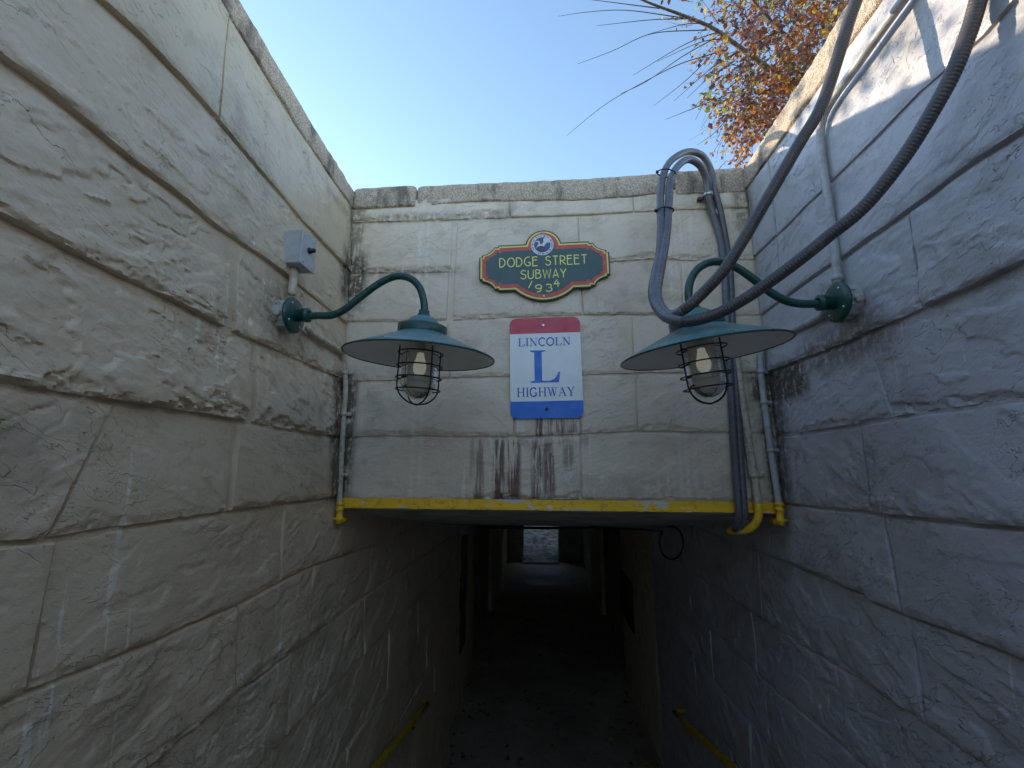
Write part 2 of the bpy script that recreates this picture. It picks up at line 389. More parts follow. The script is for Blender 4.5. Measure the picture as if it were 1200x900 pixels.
def mat_floor():
    T = NT('dirty_damp_paving'); P = T.pos()
    n = T.noise(P, 1.3, 6, 0.65); n2 = T.noise(P, 9, 5, 0.7)
    c = T.mix(T.ramp(n, 0.35, 0.65), (0.27, 0.20, 0.145), (0.42, 0.33, 0.25))
    c = T.mix(T.math('MULTIPLY', T.ramp(n2, 0.55, 0.7), 0.6), c, (0.06, 0.038, 0.028))
    T.set(Base_Color=c, Roughness=T.ramp(n, 0.40, 0.62, 0.55, 0.9))
    T.set(Normal=T.bump(n2, 0.006, 0.5, T.bump(T.noise(P, 90, 3), 0.002, 0.5)))
    return T.m
M['floor'] = mat_floor()
def mat_wet_step():
    T = NT('mottled_wet_concrete'); P = T.pos()
    n = T.noise(T.scaled(P, (1, 1.6, 1)), 6.0, 6, 0.75); n2 = T.noise(P, 30, 5, 0.7)
    c = T.mix(T.ramp(n, 0.42, 0.58), (0.075, 0.066, 0.056), (0.40, 0.38, 0.34)); c = T.mix(T.math('MULTIPLY', T.ramp(n2, 0.52, 0.62), .7), c, (0.07, 0.06, 0.055))
    T.set(Base_Color=c, Roughness=T.ramp(n, 0.4, 0.6, 0.55, 0.9)); T.set(Normal=T.bump(n2, 0.03, 0.9)); return T.m
M['wet_step'] = mat_wet_step()
def mat_ground():
    T = NT('grass_and_soil'); P = T.pos()
    n = T.noise(P, 0.5, 6, 0.6); n2 = T.noise(P, 25, 5, 0.7)
    c = T.mix(T.ramp(n, 0.4, 0.6), (0.075, 0.085, 0.030), (0.14, 0.115, 0.065))
    c = T.mix(T.math('MULTIPLY', T.ramp(n2, 0.45, 0.7), 0.5), c, (0.05, 0.045, 0.025))
    T.set(Base_Color=c, Roughness=0.9); T.set(Normal=T.bump(n2, 0.03, 0.7)); return T.m
M['ground'] = mat_ground()

# ================================================================== THE MASONRY
def poly_st(pix, wall):
    """photo polyline -> arrays (s, t) on that wall, sorted by s"""
    out = []
    for p in pix:
        P = on_left(p) if wall == 'L' else on_right(p) if wall == 'R' else atY(p, D)
        out.append((P[0] if wall == 'B' else P[1], P[2]))
    a = np.array(sorted(out)); return a
def curve(a, wob=0.004, seed=0):
    a = np.array(a, float)
    return lambda s: np.interp(s, a[:,0], a[:,1]) + wob*pn(np.asarray(s, float)*7.0, 3.3+seed, seed)
def level(z, seed=0, wob=0.004): return curve([(-9, z), (30, z)], wob, seed)

def to_world(wall, s, t, h):
    if wall == 'L': return np.stack([xl(t) + h, s, t], -1)
    if wall == 'R': return np.stack([xr(t) - h, s, t], -1)
    return np.stack([s, D - h, t], -1)

def spaced(L, cell):
    n = max(3, int(round(L/cell)))
    u = np.linspace(0, L, n+1)
    e = min(0.022, L*0.2); ins = np.array([0, .0035, .0075, .013])*(e/0.022)
    mid = u[(u > e*0.85) & (u < L-e*0.85)]
    return np.unique(np.concatenate([ins, mid, L-ins]))/L
_stone_no = [0]
def stone(parent, wall, bot, top, lb, lt, rb, rt, rough=1.0, chip=0.5, cell=0.011, gap=0.003, base=0.012, name='stone', deep=0.003, over=0.010, gl=None, gr=None):
    """a rock-faced block between two course lines and two slanting joints"""
    _stone_no[0] += 1; sd = _stone_no[0]
    wid = max(0.05, (rb+rt)/2-(lb+lt)/2); sm = (rb+rt+lb+lt)/4
    hei = float(top(sm)-bot(sm))
    if hei < 0.03: return None
    u = spaced(wid, cell); v = spaced(hei, cell)
    U, Vv = np.meshgrid(u, v)
    sl_, sr_ = lb+(lt-lb)*Vv + (gl or gap), rb+(rt-rb)*Vv - (gr or gap)
    s = sl_ + (sr_-sl_)*U
    tb, tt = bot(s)+gap, top(s)-gap
    t = tb + (tt-tb)*Vv
    dl, dr, db, dt = U*wid, (1-U)*wid, Vv*hei, (1-Vv)*hei
    # ragged rim: crisp edges, the sides shallower than top and bottom
    rag = 0.006*rough**0.5*(fbm(s*16, t*16, 3, sd))
    e = np.minimum.reduce([dl*1.6+.0005, dr*1.6+.0005, db*1.2, dt])
    ee = np.maximum(e + rag*sstep(0.0, 0.015, e), 0)
    prof = sstep(0.0, 0.0045, ee)*0.86 + 0.14*(1-np.exp(-ee/0.03))
    # flat split face with cleft layers and grain
    ang = rng.uniform(-0.7, 0.7); ca, sa = math.cos(ang), math.sin(ang)
    a, b = s*ca+t*sa, -s*sa+t*ca
    h = base + 0.9*over*np.clip(1.02-Vv, 0, 1)**1.3 + 0.005*rough*pn(s*2.2, t*2.8, sd)
    q = fbm(a*2.2, b*5.0, 5, sd+5, 0.5)*1.45*rough**0.4
    fl = np.floor(q); fr = q-fl
    h = h + 0.0050*rough*(fl + 0.35*fr + 0.65*sstep(0.94, 0.995, fr))
    q2 = fbm(a*8, b*17, 4, sd+31, 0.6)*1.9; fl2 = np.floor(q2)
    h = h + 0.0019*rough*(fl2 + sstep(0.86, 0.98, q2-fl2))*sstep(0.0, 0.45, pn(s*3.5, t*3.5, sd+2))
    h = h + 0.0010*rough*fbm(a*24, b*40, 3, sd+11, 0.6) + 0.0005*fbm(s*70, t*90, 2, sd+13)
    # a few thin cracks
    cn = fbm(a*2.3+.15*pn(s*13, t*13, sd+3), b*5.2, 3, sd+51); cm = sstep(0.05, 0.4, pn(s*2.7, t*2.7, sd+52))
    h = h - 0.0045*rough*np.exp(-(cn/0.022)**2)*cm
    # broken lower edge
    cw = 0.010 + 0.055*chip*np.clip(0.25+fbm(s*5, t*2, 4, sd+21), 0, 1.2)
    c = 1-sstep(cw*0.86, cw, db)
    cr = fbm(a*24, b*36, 3, sd+23); crf = np.floor(cr*2.2)
    h = h - c*chip*(0.012+0.005*crf)*np.clip(1.2-db/(cw+1e-6)*0.6, 0.3, 1.2)
    cw2 = 0.005+0.020*chip*np.clip(0.1+fbm(s*6, t*2, 3, sd+41), 0, 1)
    h = h - (1-sstep(cw2*.8, cw2, dt))*chip*0.006
    h = -deep + (h+deep)*prof
    Wp = to_world(wall, s, t, h)
    nv, nu = U.shape
    idx = np.arange(nv*nu).reshape(nv, nu)
    Fc = np.stack([idx[:-1,:-1], idx[:-1,1:], idx[1:,1:], idx[1:,:-1]], -1).reshape(-1, 4)
    # skirt back into the joint
    ring = np.concatenate([idx[0,:], idx[1:,-1], idx[-1,-2::-1], idx[-2:0:-1,0]])
    back = to_world(wall, s, t, np.full_like(h, -0.040)).reshape(-1, 3)[ring]
    V = np.concatenate([Wp.reshape(-1, 3), back]); n0 = nv*nu; m = len(ring)
    r2 = np.roll(ring, -1); k1 = n0+np.arange(m); k2 = np.roll(k1, -1)
    Q = np.concatenate([Fc, np.stack([ring, k1, k2, r2], -1)])
    if wall == 'R': Q = Q[:, ::-1]
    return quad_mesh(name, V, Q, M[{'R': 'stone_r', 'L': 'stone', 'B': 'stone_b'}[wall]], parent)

def joints_to_s(pairs, wall):
    out = []
    for pb, pt, *g in pairs:
        P = [on_left(q) if wall == 'L' else on_right(q) for q in (pb, pt)]; out.append((P[0][1], P[1][1], g[0] if g else None))
    return sorted(out)
def course(parent, wall, bot, top, joints, s0, s1, rough, chip, first=0.95, seed=0, gap=0.0025, base=0.008, over=0.010):
    r = random.Random(seed)
    J = list(joints)
    lo = J[0][0] if J else r.uniform(0.9, 1.5)
    if not J: J = [(lo, lo, None)]
    L = [J[0]]; x = J[0][0]; k = first
    while x-k > s0+0.3:
        x -= k; L.insert(0, (x, x, None)); k = r.uniform(0.75, 1.15)
    L.insert(0, (s0, s0, None))
    for j in J[1:]: L.append(j)
    x = L[-1][0]
    while s1-x > 1.25:
        x += r.uniform(0.6, 0.95); L.append((x, x, None))
    L.append((s1, s1, None))
    for (b0, t0, g0), (b1, t1, g1) in zip(L[:-1], L[1:]):
        near = (b0+b1)/2
        cell = 0.040 if b1 < 0.25 else (0.0052 if near < 1.45 else 0.0065 if near < 2.3 else 0.012)
        stone(parent, wall, bot, top, b0, t0, b1, t1, rough, chip, cell, gap=gap, base=base+r.uniform(-.004, .004), over=over*r.uniform(.8, 1.2), gl=g0, gr=g1)

S0, S1 = -5.4, 4.42                           # length of the side walls
WG = 'stone side walls of the stairway'
# ---- left wall
LW = thing('retaining_wall', 'left side wall of big grey painted rough stones, carrying the small grey switch box', 'wall', (-1.0, 0.5, FLOOR), WG)
LC = [curve(poly_st([(257, 0), (348, 150), (403, 231)], 'L'), 0.002, 1),
      curve(poly_st([(110, 0), (160, 42), (210, 95), (250, 139), (300, 198), (353, 260), (408, 318)], 'L'), .003, 2),
      curve(poly_st([(0, 73), (50, 108), (105, 152), (150, 190), (205, 229), (250, 266), (300, 299), (343, 331), (404, 379)], 'L'), .003, 3),
      curve(poly_st([(0, 256), (87, 302), (135, 325), (200, 354), (257, 383), (297, 402), (395, 443)], 'L'), .003, 4),
      curve(poly_st([(0, 452), (100, 466), (200, 482), (275, 492), (323, 503), (390, 511)], 'L'), .003, 5),
      curve(poly_st([(0, 637), (62, 631), (160, 616), (260, 601), (330, 590), (390, 583)], 'L'), .003, 6),
      curve(poly_st([(0, 823), (25, 812), (110, 780), (190, 745), (235, 726), (275, 709), (355, 667), (400, 650), (432, 641), (475, 622)], 'L'), .003, 7),
      curve(poly_st([(168, 898), (231, 848), (270, 816), (335, 767), (385, 729), (417, 705), (515, 637)], 'L'), .003, 8),
      curve(poly_st([(287, 910), (370, 824), (420, 772), (447, 745), (475, 715)], 'L'), .004, 9)]
for k, z in enumerate((-1.27, -1.55, -1.83, -2.11, -2.38, FLOOR-0.02)): LC.append(level(z, 20+k))
LJ = {0: [((251, 138), (266, 22))], 1: [((341, 328), (352, 262))], 2: [((265, 384), (277, 288), .018)], 3: [((289, 495), (297, 402), .016)],
      4: [((48, 622), (131, 485)), ((262, 600), (275, 492), .010)], 5: [((23, 810), (60, 645))], 6: [((270, 816), (277, 709)), ((358, 745), (366, 665))],
      7: [((334, 830), (340, 765)), ((424, 765), (425, 702))], 8: [((300, 970), (318, 880)), ((452, 790), (455, 735))], 9: [((400, 900), (405, 860))], 10: [((470, 850), (470, 800))], 11: [], 12: [], 13: []}
LR = {0: (.35, .25), 1: (.85, .25), 2: (1.45, .7), 3: (1.5, 1.3), 4: (.65, .45), 5: (.75, .35)}
def wall_back(parent, wall, s0, s1, z0, z1, name='mortar'):
    ns, nt = max(2, int((s1-s0)/0.06)), max(2, int((z1-z0)/0.06))
    s, t = np.meshgrid(np.linspace(s0, s1, ns), np.linspace(z0, z1, nt))
    h = 0.000 + 0.0025*fbm(s*9, t*9, 3, 77)
    V = to_world(wall, s, t, h).reshape(-1, 3); idx = np.arange(ns*nt).reshape(nt, ns)
    Fc = np.stack([idx[:-1,:-1], idx[:-1,1:], idx[1:,1:], idx[1:,:-1]], -1).reshape(-1, 4)
    if wall == 'R': Fc = Fc[:, ::-1]
    # solid back so that the wall has thickness
    n0 = len(V); b = [to_world(wall, np.array(a), np.array(c), np.array(-0.36)) for a, c in ((s0, z0), (s1, z0), (s1, z1), (s0, z1))]
    V = np.concatenate([V, np.array(b)])
    c = [idx[0,0], idx[0,-1], idx[-1,-1], idx[-1,0]]
    ex = [(n0, n0+3, n0+2, n0+1)] + [(c[i], c[(i+1)%4], n0+(i+1)%4, n0+i) for i in range(4)]
    return link_mesh(name, V, [tuple(f) for f in Fc]+ex, M['stone_r' if wall == 'R' else 'stone'], parent, smooth=False)
wall_back(LW, 'L', S0, D+0.36, -0.10, 1.40)
wall_back(LW, 'L', S0, S1+0.1, FLOOR-0.05, -0.10)
for k in range(14):
    rg, ch = LR.get(k, (1.0, .45))
    end = D-0.012 if k < 5 else S1
    course(LW, 'L', LC[k+1], LC[k], joints_to_s(LJ[k], 'L'), S0, end, rg, ch, first=1.15 if k in (1, 2, 3, 6) else 0.95, seed=k+1, over={0: .016, 1: .024, 2: .016, 3: .020, 4: .015}.get(k, .009))
# ---- right wall
RW = thing('retaining_wall', 'right side wall of grey painted rough stones, bluish from skylight, sunlit along its top', 'wall', (1.05, 0.5, FLOOR), WG)
RC = [curve(poly_st([(1035, 0), (948, 120), (897, 192), (876, 222)], 'R'), .002, 31),
      curve(poly_st([(1194, 0), (1158, 42), (1128, 70), (1080, 111), (981, 210), (950, 239), (921, 268), (885, 302)], 'R'), .003, 32),
      curve(poly_st([(1200, 156), (1150, 188), (1090, 232), (1062, 251), (995, 300), (967, 317), (925, 347), (892, 371)], 'R'), .003, 33),
      curve(poly_st([(1200, 311), (1150, 335), (1097, 357), (1060, 375), (1030, 387), (990, 405), (905, 436)], 'R'), .003, 34),
      curve(poly_st([(1200, 469), (1055, 489), (1005, 499), (912, 512)], 'R'), .003, 35),
      curve(poly_st([(1197, 620), (1085, 609), (1025, 601), (927, 591)], 'R'), .003, 36),
      curve(poly_st([(1185, 764), (1090, 730), (1030, 707), (1020, 698), (962, 675), (915, 654)], 'R'), .003, 37),
      curve(poly_st([(1160, 899), (1100, 857), (1060, 830), (1007, 793), (982, 780), (950, 760), (900, 729)], 'R'), .003, 38),
      curve(poly_st([(1015, 897), (962, 852), (900, 800)], 'R'), .003, 39)]
for k, z in enumerate((-1.27, -1.55, -1.83, -2.11, -2.38, FLOOR-0.02)): RC.append(level(z, 50+k))
RJ = {0: [((911, 262), (903, 200))], 1: [((917, 350), (912, 278))], 2: [((1087, 358), (1068, 248))], 3: [((1050, 488), (1017, 394))], 4: [((1027, 601), (1010, 498))],
      5: [((1065, 720), (1038, 605))], 6: [((1090, 850), (1070, 724))], 7: [((998, 880), (982, 781))], 8: [((905, 860), (895, 800))], 9: [((880, 870), (878, 820))], 10: [], 11: [], 12: [], 13: []}
RR = {0: (.45, .15), 1: (.6, .2), 2: (.8, .45), 3: (.95, .6), 4: (.7, .35), 5: (.7, .3), 6: (.9, .35)}
wall_back(RW, 'R', S0, D+0.36, -0.10, 1.40)
wall_back(RW, 'R', S0, S1+0.1, FLOOR-0.05, -0.10)
for k in range(14):
    rg, ch = RR.get(k, (1.0, .4))
    course(RW, 'R', RC[k+1], RC[k], joints_to_s(RJ[k], 'R'), S0, D-0.012 if k < 5 else S1, rg, ch, first=1.3, seed=100+k, over={1: .014, 2: .017, 3: .009, 4: .013, 5: .015, 6: .012}.get(k, .009))
# ---- portal wall
PW = thing('portal_wall', 'end wall of pale grey painted stone blocks above the dark passage, with rusty streaks', 'wall', (0.03, D, LINTEL))
BC = [curve(poly_st([(414, 246), (490, 242), (552, 237), (690, 235), (787, 227), (872, 224)], 'B'), .002, 61),
      curve(poly_st([(417, 262), (525, 259), (597, 256), (690, 253), (770, 248), (880, 244)], 'B'), .002, 62),
      curve(poly_st([(415, 321), (525, 320), (620, 314), (717, 308), (770, 304), (800, 306), (880, 305)], 'B'), .003, 63),
      curve(poly_st([(410, 378), (480, 378), (522, 377), (597, 373), (680, 370), (762, 370), (887, 370)], 'B'), .003, 64),
      curve(poly_st([(405, 448), (472, 446), (540, 443), (597, 442), (682, 440), (750, 438), (895, 437)], 'B'), .002, 65),
      curve(poly_st([(400, 513), (490, 511), (540, 512), (615, 512), (747, 506), (820, 507), (900, 508)], 'B'), .003, 66),
      curve(poly_st([(390, 587), (640, 586), (920, 588)], 'B'), .001, 67)]
def bs(pb, pt): return (atY(pb, D)[0], atY(pt, D)[0])
def bl(z): return float(xl(z)) + 0.004
LE = lambda z0, z1: (float(xl(z0))+0.006, float(xl(z1))+0.006)
RE = lambda z0, z1: (float(xr(z0))-0.006, float(xr(z1))-0.006)
zB = [float(c(0.0)) for c in BC]
def bblock(b, t, L, Rr, rough=.55, chip=.35, base=0.014): rough *= .7; chip *= 1.3; stone(PW, 'B', BC[b], BC[t], L[0], L[1], Rr[0], Rr[1], rough, chip, 0.0065, gap=0.0016, base=base*.45, deep=0.004, over=0.008)
j = bs((598, 256), (597, 236)); k2 = bs((742, 250), (741, 232))
bblock(1, 0, LE(zB[1], zB[0]), j, .7, .5); bblock(1, 0, j, k2, .4, .2, .018); bblock(1, 0, k2, RE(zB[1], zB[0]), .4, .25, .018)
j1 = bs((529, 320), (531, 260)); j1b = bs((524, 378), (527, 320)); bigl = bs((530, 378), (536, 259)); bigr = bs((683, 370), (677, 254))
bblock(2, 1, LE(zB[2], zB[1]), j1, .6, .5); bblock(3, 2, LE(zB[3], zB[2]), j1b, .6, .5)
bblock(3, 1, bigl, bigr, .55, .45, .012)
j = bs((706, 308), (703, 252)); k2 = bs((800, 372), (797, 306))
bblock(2, 1, (bigr[0]-.01, bigr[1]), RE(zB[2], zB[1]), .4, .5, .017); bblock(3, 2, (bigr[0], bigr[0]-.01), k2, .9, .5); bblock(3, 2, k2, RE(zB[3], zB[2]), .5, .3)
j = bs((528, 444), (525, 377)); k2 = bs((742, 438), (740, 370))
bblock(4, 3, LE(zB[4], zB[3]), j, .5, .3); bblock(4, 3, j, k2, .5, .25); bblock(4, 3, k2, RE(zB[4], zB[3]), .6, .3)
j = bs((603, 512), (602, 442)); k2 = bs((746, 506), (745, 438))
bblock(5, 4, LE(zB[5], zB[4]), j, .55, .35); bblock(5, 4, j, k2, .5, .35); bblock(5, 4, k2, RE(zB[5], zB[4]), .6, .4)
j = bs((681, 586), (680, 510))
bblock(6, 5, LE(zB[6], zB[5]), j, .6, .45); bblock(6, 5, j, RE(zB[6], zB[5]), .65, .5)
mb = MB(); mb.box((-1.06, D+0.0005, LINTEL+0.012), (1.07, D+0.36, 1.40)); mb.build('mortar', M['stone_b'], PW, False)

# ---- coping stones: a rough bar with a cross-section (outward, up), swept along the wall
def coping(parent, wall, s0, s1, zb, zt, proud, deep, cell=0.014):
    """zb, zt: functions of s"""
    n = max(4, int((s1-s0)/cell)); ss = np.linspace(s0, s1, n); V = []
    _stone_no[0] += 1; sd = _stone_no[0]
    for i, s in enumerate(ss):
        b, t = float(zb(s)), float(zt(s)); H = t-b
        if i == 0: k = max(4, int(H/cell))
        pr = [(-deep*0.999, b), (-deep*.5, b), (-0.02, b)] + [(proud, b+0.004+(H-0.012)*q/k) for q in range(k+1)] + [(proud-0.007, t), (proud-.05, t+.002), (proud-.12, t+.003), (-deep, t)]
        end = min(s-s0, s1-s); pinch = 0.006*math.exp(-end/0.006)
        row = []
        for q, (h, z) in enumerate(pr):
            dn = 0.0
            if 3 <= q <= 3+k: dn = 0.0045*float(fbm(s*18, z*18, 4, sd)) + 0.007*float(pn(s*5, z*9, sd+3))
            dz = 0.003*float(fbm(s*16+q*.3, 2.0, 3, sd+9)) if q > 2 else 0
            row.append(to_world(wall, np.array(s), np.array(z+dz-(pinch if q > 3+k else 0)), np.array(h+dn-pinch)))
        V.append(row)
    m = len(V[0]); V = np.array(V).reshape(-1, 3)
    Fc = [(i*m+q, (i+1)*m+q, (i+1)*m+(q+1)%m, i*m+(q+1)%m) for i in range(n-1) for q in range(m)]
    Fc += [tuple(range(m)), tuple(range((n-1)*m+m-1, (n-1)*m-1, -1))]
    return link_mesh('coping_stone', V, Fc, M['coping'], parent)
ltop = curve(poly_st([(280, 0), (368, 150), (412, 221)], 'L'), 0, 0)
rtop = curve(poly_st([(993, 9), (945, 87), (876, 193)], 'R'), 0, 0)
g = 0.004
for a, b in ((-5.4, -3.9), (-3.9, -2.3), (-2.3, -0.7), (-0.7, 0.72), (0.72, D+0.36)):
    coping(LW, 'L', a+g, b-g, lambda s: LC[0](s)-0.002, ltop, 0.008, 0.36, 0.012 if b > 0.8 else 0.05)
for a, b in ((-5.4, -3.7), (-3.7, -2.1), (-2.1, -0.4), (-0.4, 1.02), (1.02, D+0.36)):
    coping(RW, 'R', a+g, b-g, lambda s: RC[0](s)-0.002, rtop, 0.010, 0.36, 0.012 if b > 0.9 else 0.05)
btop = curve(poly_st([(414, 222), (490, 218), (690, 209), (872, 197)], 'B'), 0, 0)
cj = [float(xl(1.4))+0.004, atY((488, 230), D)[0], atY((790, 215), D)[0], float(xr(1.4))-0.004]
for i in range(3): coping(PW, 'B', cj[i]+(0.006 if i == 1 else g), cj[i+1]-g, lambda s, i=i: BC[0](s)-0.001-(0.012 if i == 2 else 0), btop, (0.012, 0.004, 0.012)[i], 0.36, 0.011)

# ================================================================== PASSAGE, FLOOR, STAIRS, GROUND
TL, TR, TEND = -0.955, 1.043, 12.6
def sheet(name, pts, mat, dz=0.0):
    return struct(link_mesh(name, [(x, y, z) for x, y, z in pts], [(0, 1, 2, 3)], mat, None, False))
n = 120
s_, t_ = np.meshgrid(np.linspace(-2.95, 2.85, 60), np.linspace(3.2, TEND+5.8, 170))
zf = FLOOR + 0.004*fbm(s_*2.5, t_*2.5, 3, 5)
V = np.stack([s_, t_, zf], -1).reshape(-1, 3); idx = np.arange(s_.size).reshape(s_.shape)
struct(link_mesh('passage_floor', V, np.stack([idx[:-1,:-1], idx[:-1,1:], idx[1:,1:], idx[1:,:-1]], -1).reshape(-1, 4).tolist(), M['floor']))
# ramp down from the street behind, then steps
mb = MB()
mb.add([(-1.1, 3.45, FLOOR+0.003), (1.1, 3.45, FLOOR+0.003), (1.1, 0.0, -1.95), (-1.1, 0.0, -1.95), (-1.1, 3.45, FLOOR-0.2), (1.1, 3.45, FLOOR-0.2), (1.1, 0, FLOOR-0.2), (-1.1, 0, FLOOR-0.2)],
       [(0, 1, 2, 3), (0, 4, 5, 1), (3, 2, 6, 7)])
struct(mb.build('ramp', M['concrete'], None, False))
mb = MB(); z = -1.95; y = 0.0
while z < 1.05:
    mb.box((-1.1, y-0.30, -2.9), (1.1, y-0.002, z+0.17)); z += 0.17; y -= 0.30
struct(mb.build('stairs', M['concrete'], None, False))
# sloping soffit behind the lintel, then the flat ceiling
a1, a2 = atX((455, 608), TL), atX((513, 614.5), TL)
prof = [(D+0.005, LINTEL+0.006), (float(a1[1]), float(a1[2])), (float(a2[1]), float(a2[2])), (4.4, float(a2[2])-0.02), (TEND+1.3, float(a2[2])-0.02)]
prof += [(TEND+1.3, 0.9), (D+0.37, 0.9), (D+0.005, LINTEL+0.2)]  # far end run out unseen past the jambs to darken the slope's foot
CEIL = float(a2[2])-0.02
V = [(x, y, z) for x in (-1.5, 1.5) for y, z in prof]; m = len(prof)
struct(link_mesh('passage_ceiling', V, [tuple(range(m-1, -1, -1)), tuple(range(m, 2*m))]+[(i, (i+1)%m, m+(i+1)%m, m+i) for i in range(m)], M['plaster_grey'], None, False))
# plastered inner walls with piers
def inner_wall(x, sgn, label):
    t = thing('passage_wall', label, 'wall', (x, 8.0, FLOOR), 'plastered inner walls of the passage')
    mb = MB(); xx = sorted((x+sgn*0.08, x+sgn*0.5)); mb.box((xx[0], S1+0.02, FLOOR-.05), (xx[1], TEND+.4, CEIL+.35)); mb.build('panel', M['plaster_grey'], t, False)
    for y0, y1 in ((S1+0.004, 6.25), (8.5, 10.3)):
        n1, n2 = 24, 24; yy, zz = np.meshgrid(np.linspace(y0, y1, n1), np.linspace(FLOOR-.04, CEIL+.04, n2))
        xx = x + sgn*(0.006*fbm(yy*2, zz*2, 3, 9) + 0.01*np.exp(-np.minimum(yy-y0, y1-yy)/.01))
        V = np.stack([xx, yy, zz], -1).reshape(-1, 3); id_ = np.arange(n1*n2).reshape(n2, n1)
        Fc = np.stack([id_[:-1,:-1], id_[:-1,1:], id_[1:,1:], id_[1:,:-1]], -1).reshape(-1, 4).tolist()
        nb = len(V); V = np.concatenate([V, [(x+sgn*.2, y0, FLOOR-.04), (x+sgn*.2, y1, FLOOR-.04), (x+sgn*.2, y1, CEIL+.04), (x+sgn*.2, y0, CEIL+.04)]])
        Fc += [tuple(id_[:,0].tolist()) + (nb+3, nb), tuple(id_[::-1,-1].tolist()) + (nb+1, nb+2)]
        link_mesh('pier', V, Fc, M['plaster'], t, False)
    return t
ILW = inner_wall(TL, -1, 'left inner wall of the passage, cream plaster piers with a brown peeling streak')
IRW = inner_wall(TR, 1, 'right inner wall of the passage, cream plaster piers with a small brown panel')
# far mouth of the passage and the stair up to daylight beyond
xa, xb = -0.57, 0.43
t = thing('passage_end', 'far end of the dark passage where daylight falls on steps', 'wall', (0, TEND, FLOOR))
for x0, x1, y0, y1, nm in ((-2.9, xa, TEND+.36, TEND+.66, 'jamb'), (xb, 2.8, TEND+.36, TEND+.66, 'jamb'), (-2.9, -2.55, TEND+.661, TEND+6.5, 'side_wall'), (2.45, 2.8, TEND+.661, TEND+6.5, 'side_wall')):
    mb = MB(); mb.box((x0, y0, FLOOR-.05), (x1, y1, 1.25)); mb.build(nm, M['concrete'], t, False)
gx, gy = np.meshgrid(np.linspace(-2.54, 2.44, 70), np.linspace(TEND+.03, TEND+5.6, 80))
gz = FLOOR+.01+.34*(gy-TEND-.03) + .05*fbm(gx*2.2, gy*2.2, 4, 15)*np.clip((gy-TEND)*3, 0, 1) + .022*fbm(gx*9, gy*9, 3, 17)
keep = ~((gy < TEND+.62) & ((gx < xa-.03) | (gx > xb+.03))); ii = np.arange(gx.size).reshape(gx.shape)
Qd = np.stack([ii[:-1,:-1], ii[:-1,1:], ii[1:,1:], ii[1:,:-1]], -1).reshape(-1, 4); Qd = Qd[keep.ravel()[Qd].all(1)]
link_mesh('littered_slope', np.stack([gx, gy, gz], -1).reshape(-1, 3), Qd.tolist(), M['wet_step'], t)
mb = MB(); mb.obox(((xa+xb)/2, TEND+.01, FLOOR+.02), (1, 0, 0), (0, 1, 0), (0, 0, 1), (xb-xa)/2-.01, .03, .035, .006); mb.build('threshold', M['concrete'], t, False)
# street level ground around the cutting
mb = MB(); GZ = 1.22; B = 500
XL_, XR_, Y0_, Y1_, Y2_ = -1.33, 1.37, -5.2, D+0.33, TEND+0.42
for x0, x1, y0, y1 in ((-B, XL_, -B, TEND+.45), (XR_, B, -B, TEND+.45), (-B, -2.7, TEND+.45, B), (2.6, B, TEND+.45, B), (XL_, XR_, -B, Y0_), (XL_, XR_, Y1_, Y2_), (-2.7, 2.6, TEND+5.3, B)):
    mb.add([(x0, y0, GZ), (x1, y0, GZ), (x1, y1, GZ), (x0, y1, GZ)], [(0, 1, 2, 3)])
struct(mb.build('ground', M['ground'], None, False))

# ================================================================== LINTEL, PIPES, CABLES
zt, zb_ = atY((640, 586), D-.01)[2], atY((640, 598), D-.02)[2]
t = thing('steel_lintel', 'chipped yellow steel angle along the bottom edge of the end wall', 'lintel', (0, D, zb_))
xs = np.linspace(float(xl(-.17))+.012, float(xr(-.17))-.012, 150); V = []
for x in xs:
    w = 0.0016*float(fbm(np.array(x*9), np.array(1.0), 3, 8)); w2 = 0.0012*float(fbm(np.array(x*30), np.array(4.0), 3, 8))
    V += [(x, D+.02, zt+w2), (x, D-.010-w, zt+w2), (x, D-.011-w, zb_+.014), (x, D-.020+w, zb_+.012), (x, D-.021+w, zb_+w2*1.5), (x, D+.04, zb_+.002)]
Fc = [(i*6+q, (i+1)*6+q, (i+1)*6+(q+1)%6, i*6+(q+1)%6) for i in range(149) for q in range(6)] + [tuple(range(5,-1,-1)), tuple(range(149*6, 150*6))]
link_mesh('angle_bar', V, Fc, M['yellow'], t, False)
def fitting(px, py, side, label):
    c = atY((px, py), D-0.045)
    o = thing('pipe_fitting', label, 'pipe fitting', c, 'yellow pipe fittings at the ends of the lintel')
    mb = MB(); mb.lathe([(0.001, .046), (.016, .046), (.0175, .042), (.0175, .034), (.0145, .033), (.0145, .024), (.017, .023), (.017, .012), (.0145, .010), (.0145, -.02), (.0185, -.022), (.0185, -.030), (.0135, -.033), (.0135, -.046), (.001, -.048)], c, (0.03*side, 0, 1), 18)
    mb.build('coupling', M['yellow'], o)
    mb = MB(); mb.tube([c+np.array([0, .0, -.03]), c+np.array([-side*.004, .03, -.036]), c+np.array([-side*.006, .07, -.036])], .012, 10); mb.build('elbow', M['yellow'], o)
    mb = MB(); mb.lathe([(.001, -.006), (.006, -.006), (.006, .006), (.001, .006)], c+np.array([side*.019, -.004, -.026]), (side, 0, 0), 8); mb.build('plug', M['yellow'], o)
fitting(398, 601, -1, 'yellow pipe coupling at the left end of the lintel')
fitting(914, 602, 1, 'yellow pipe coupling at the right end of the lintel')

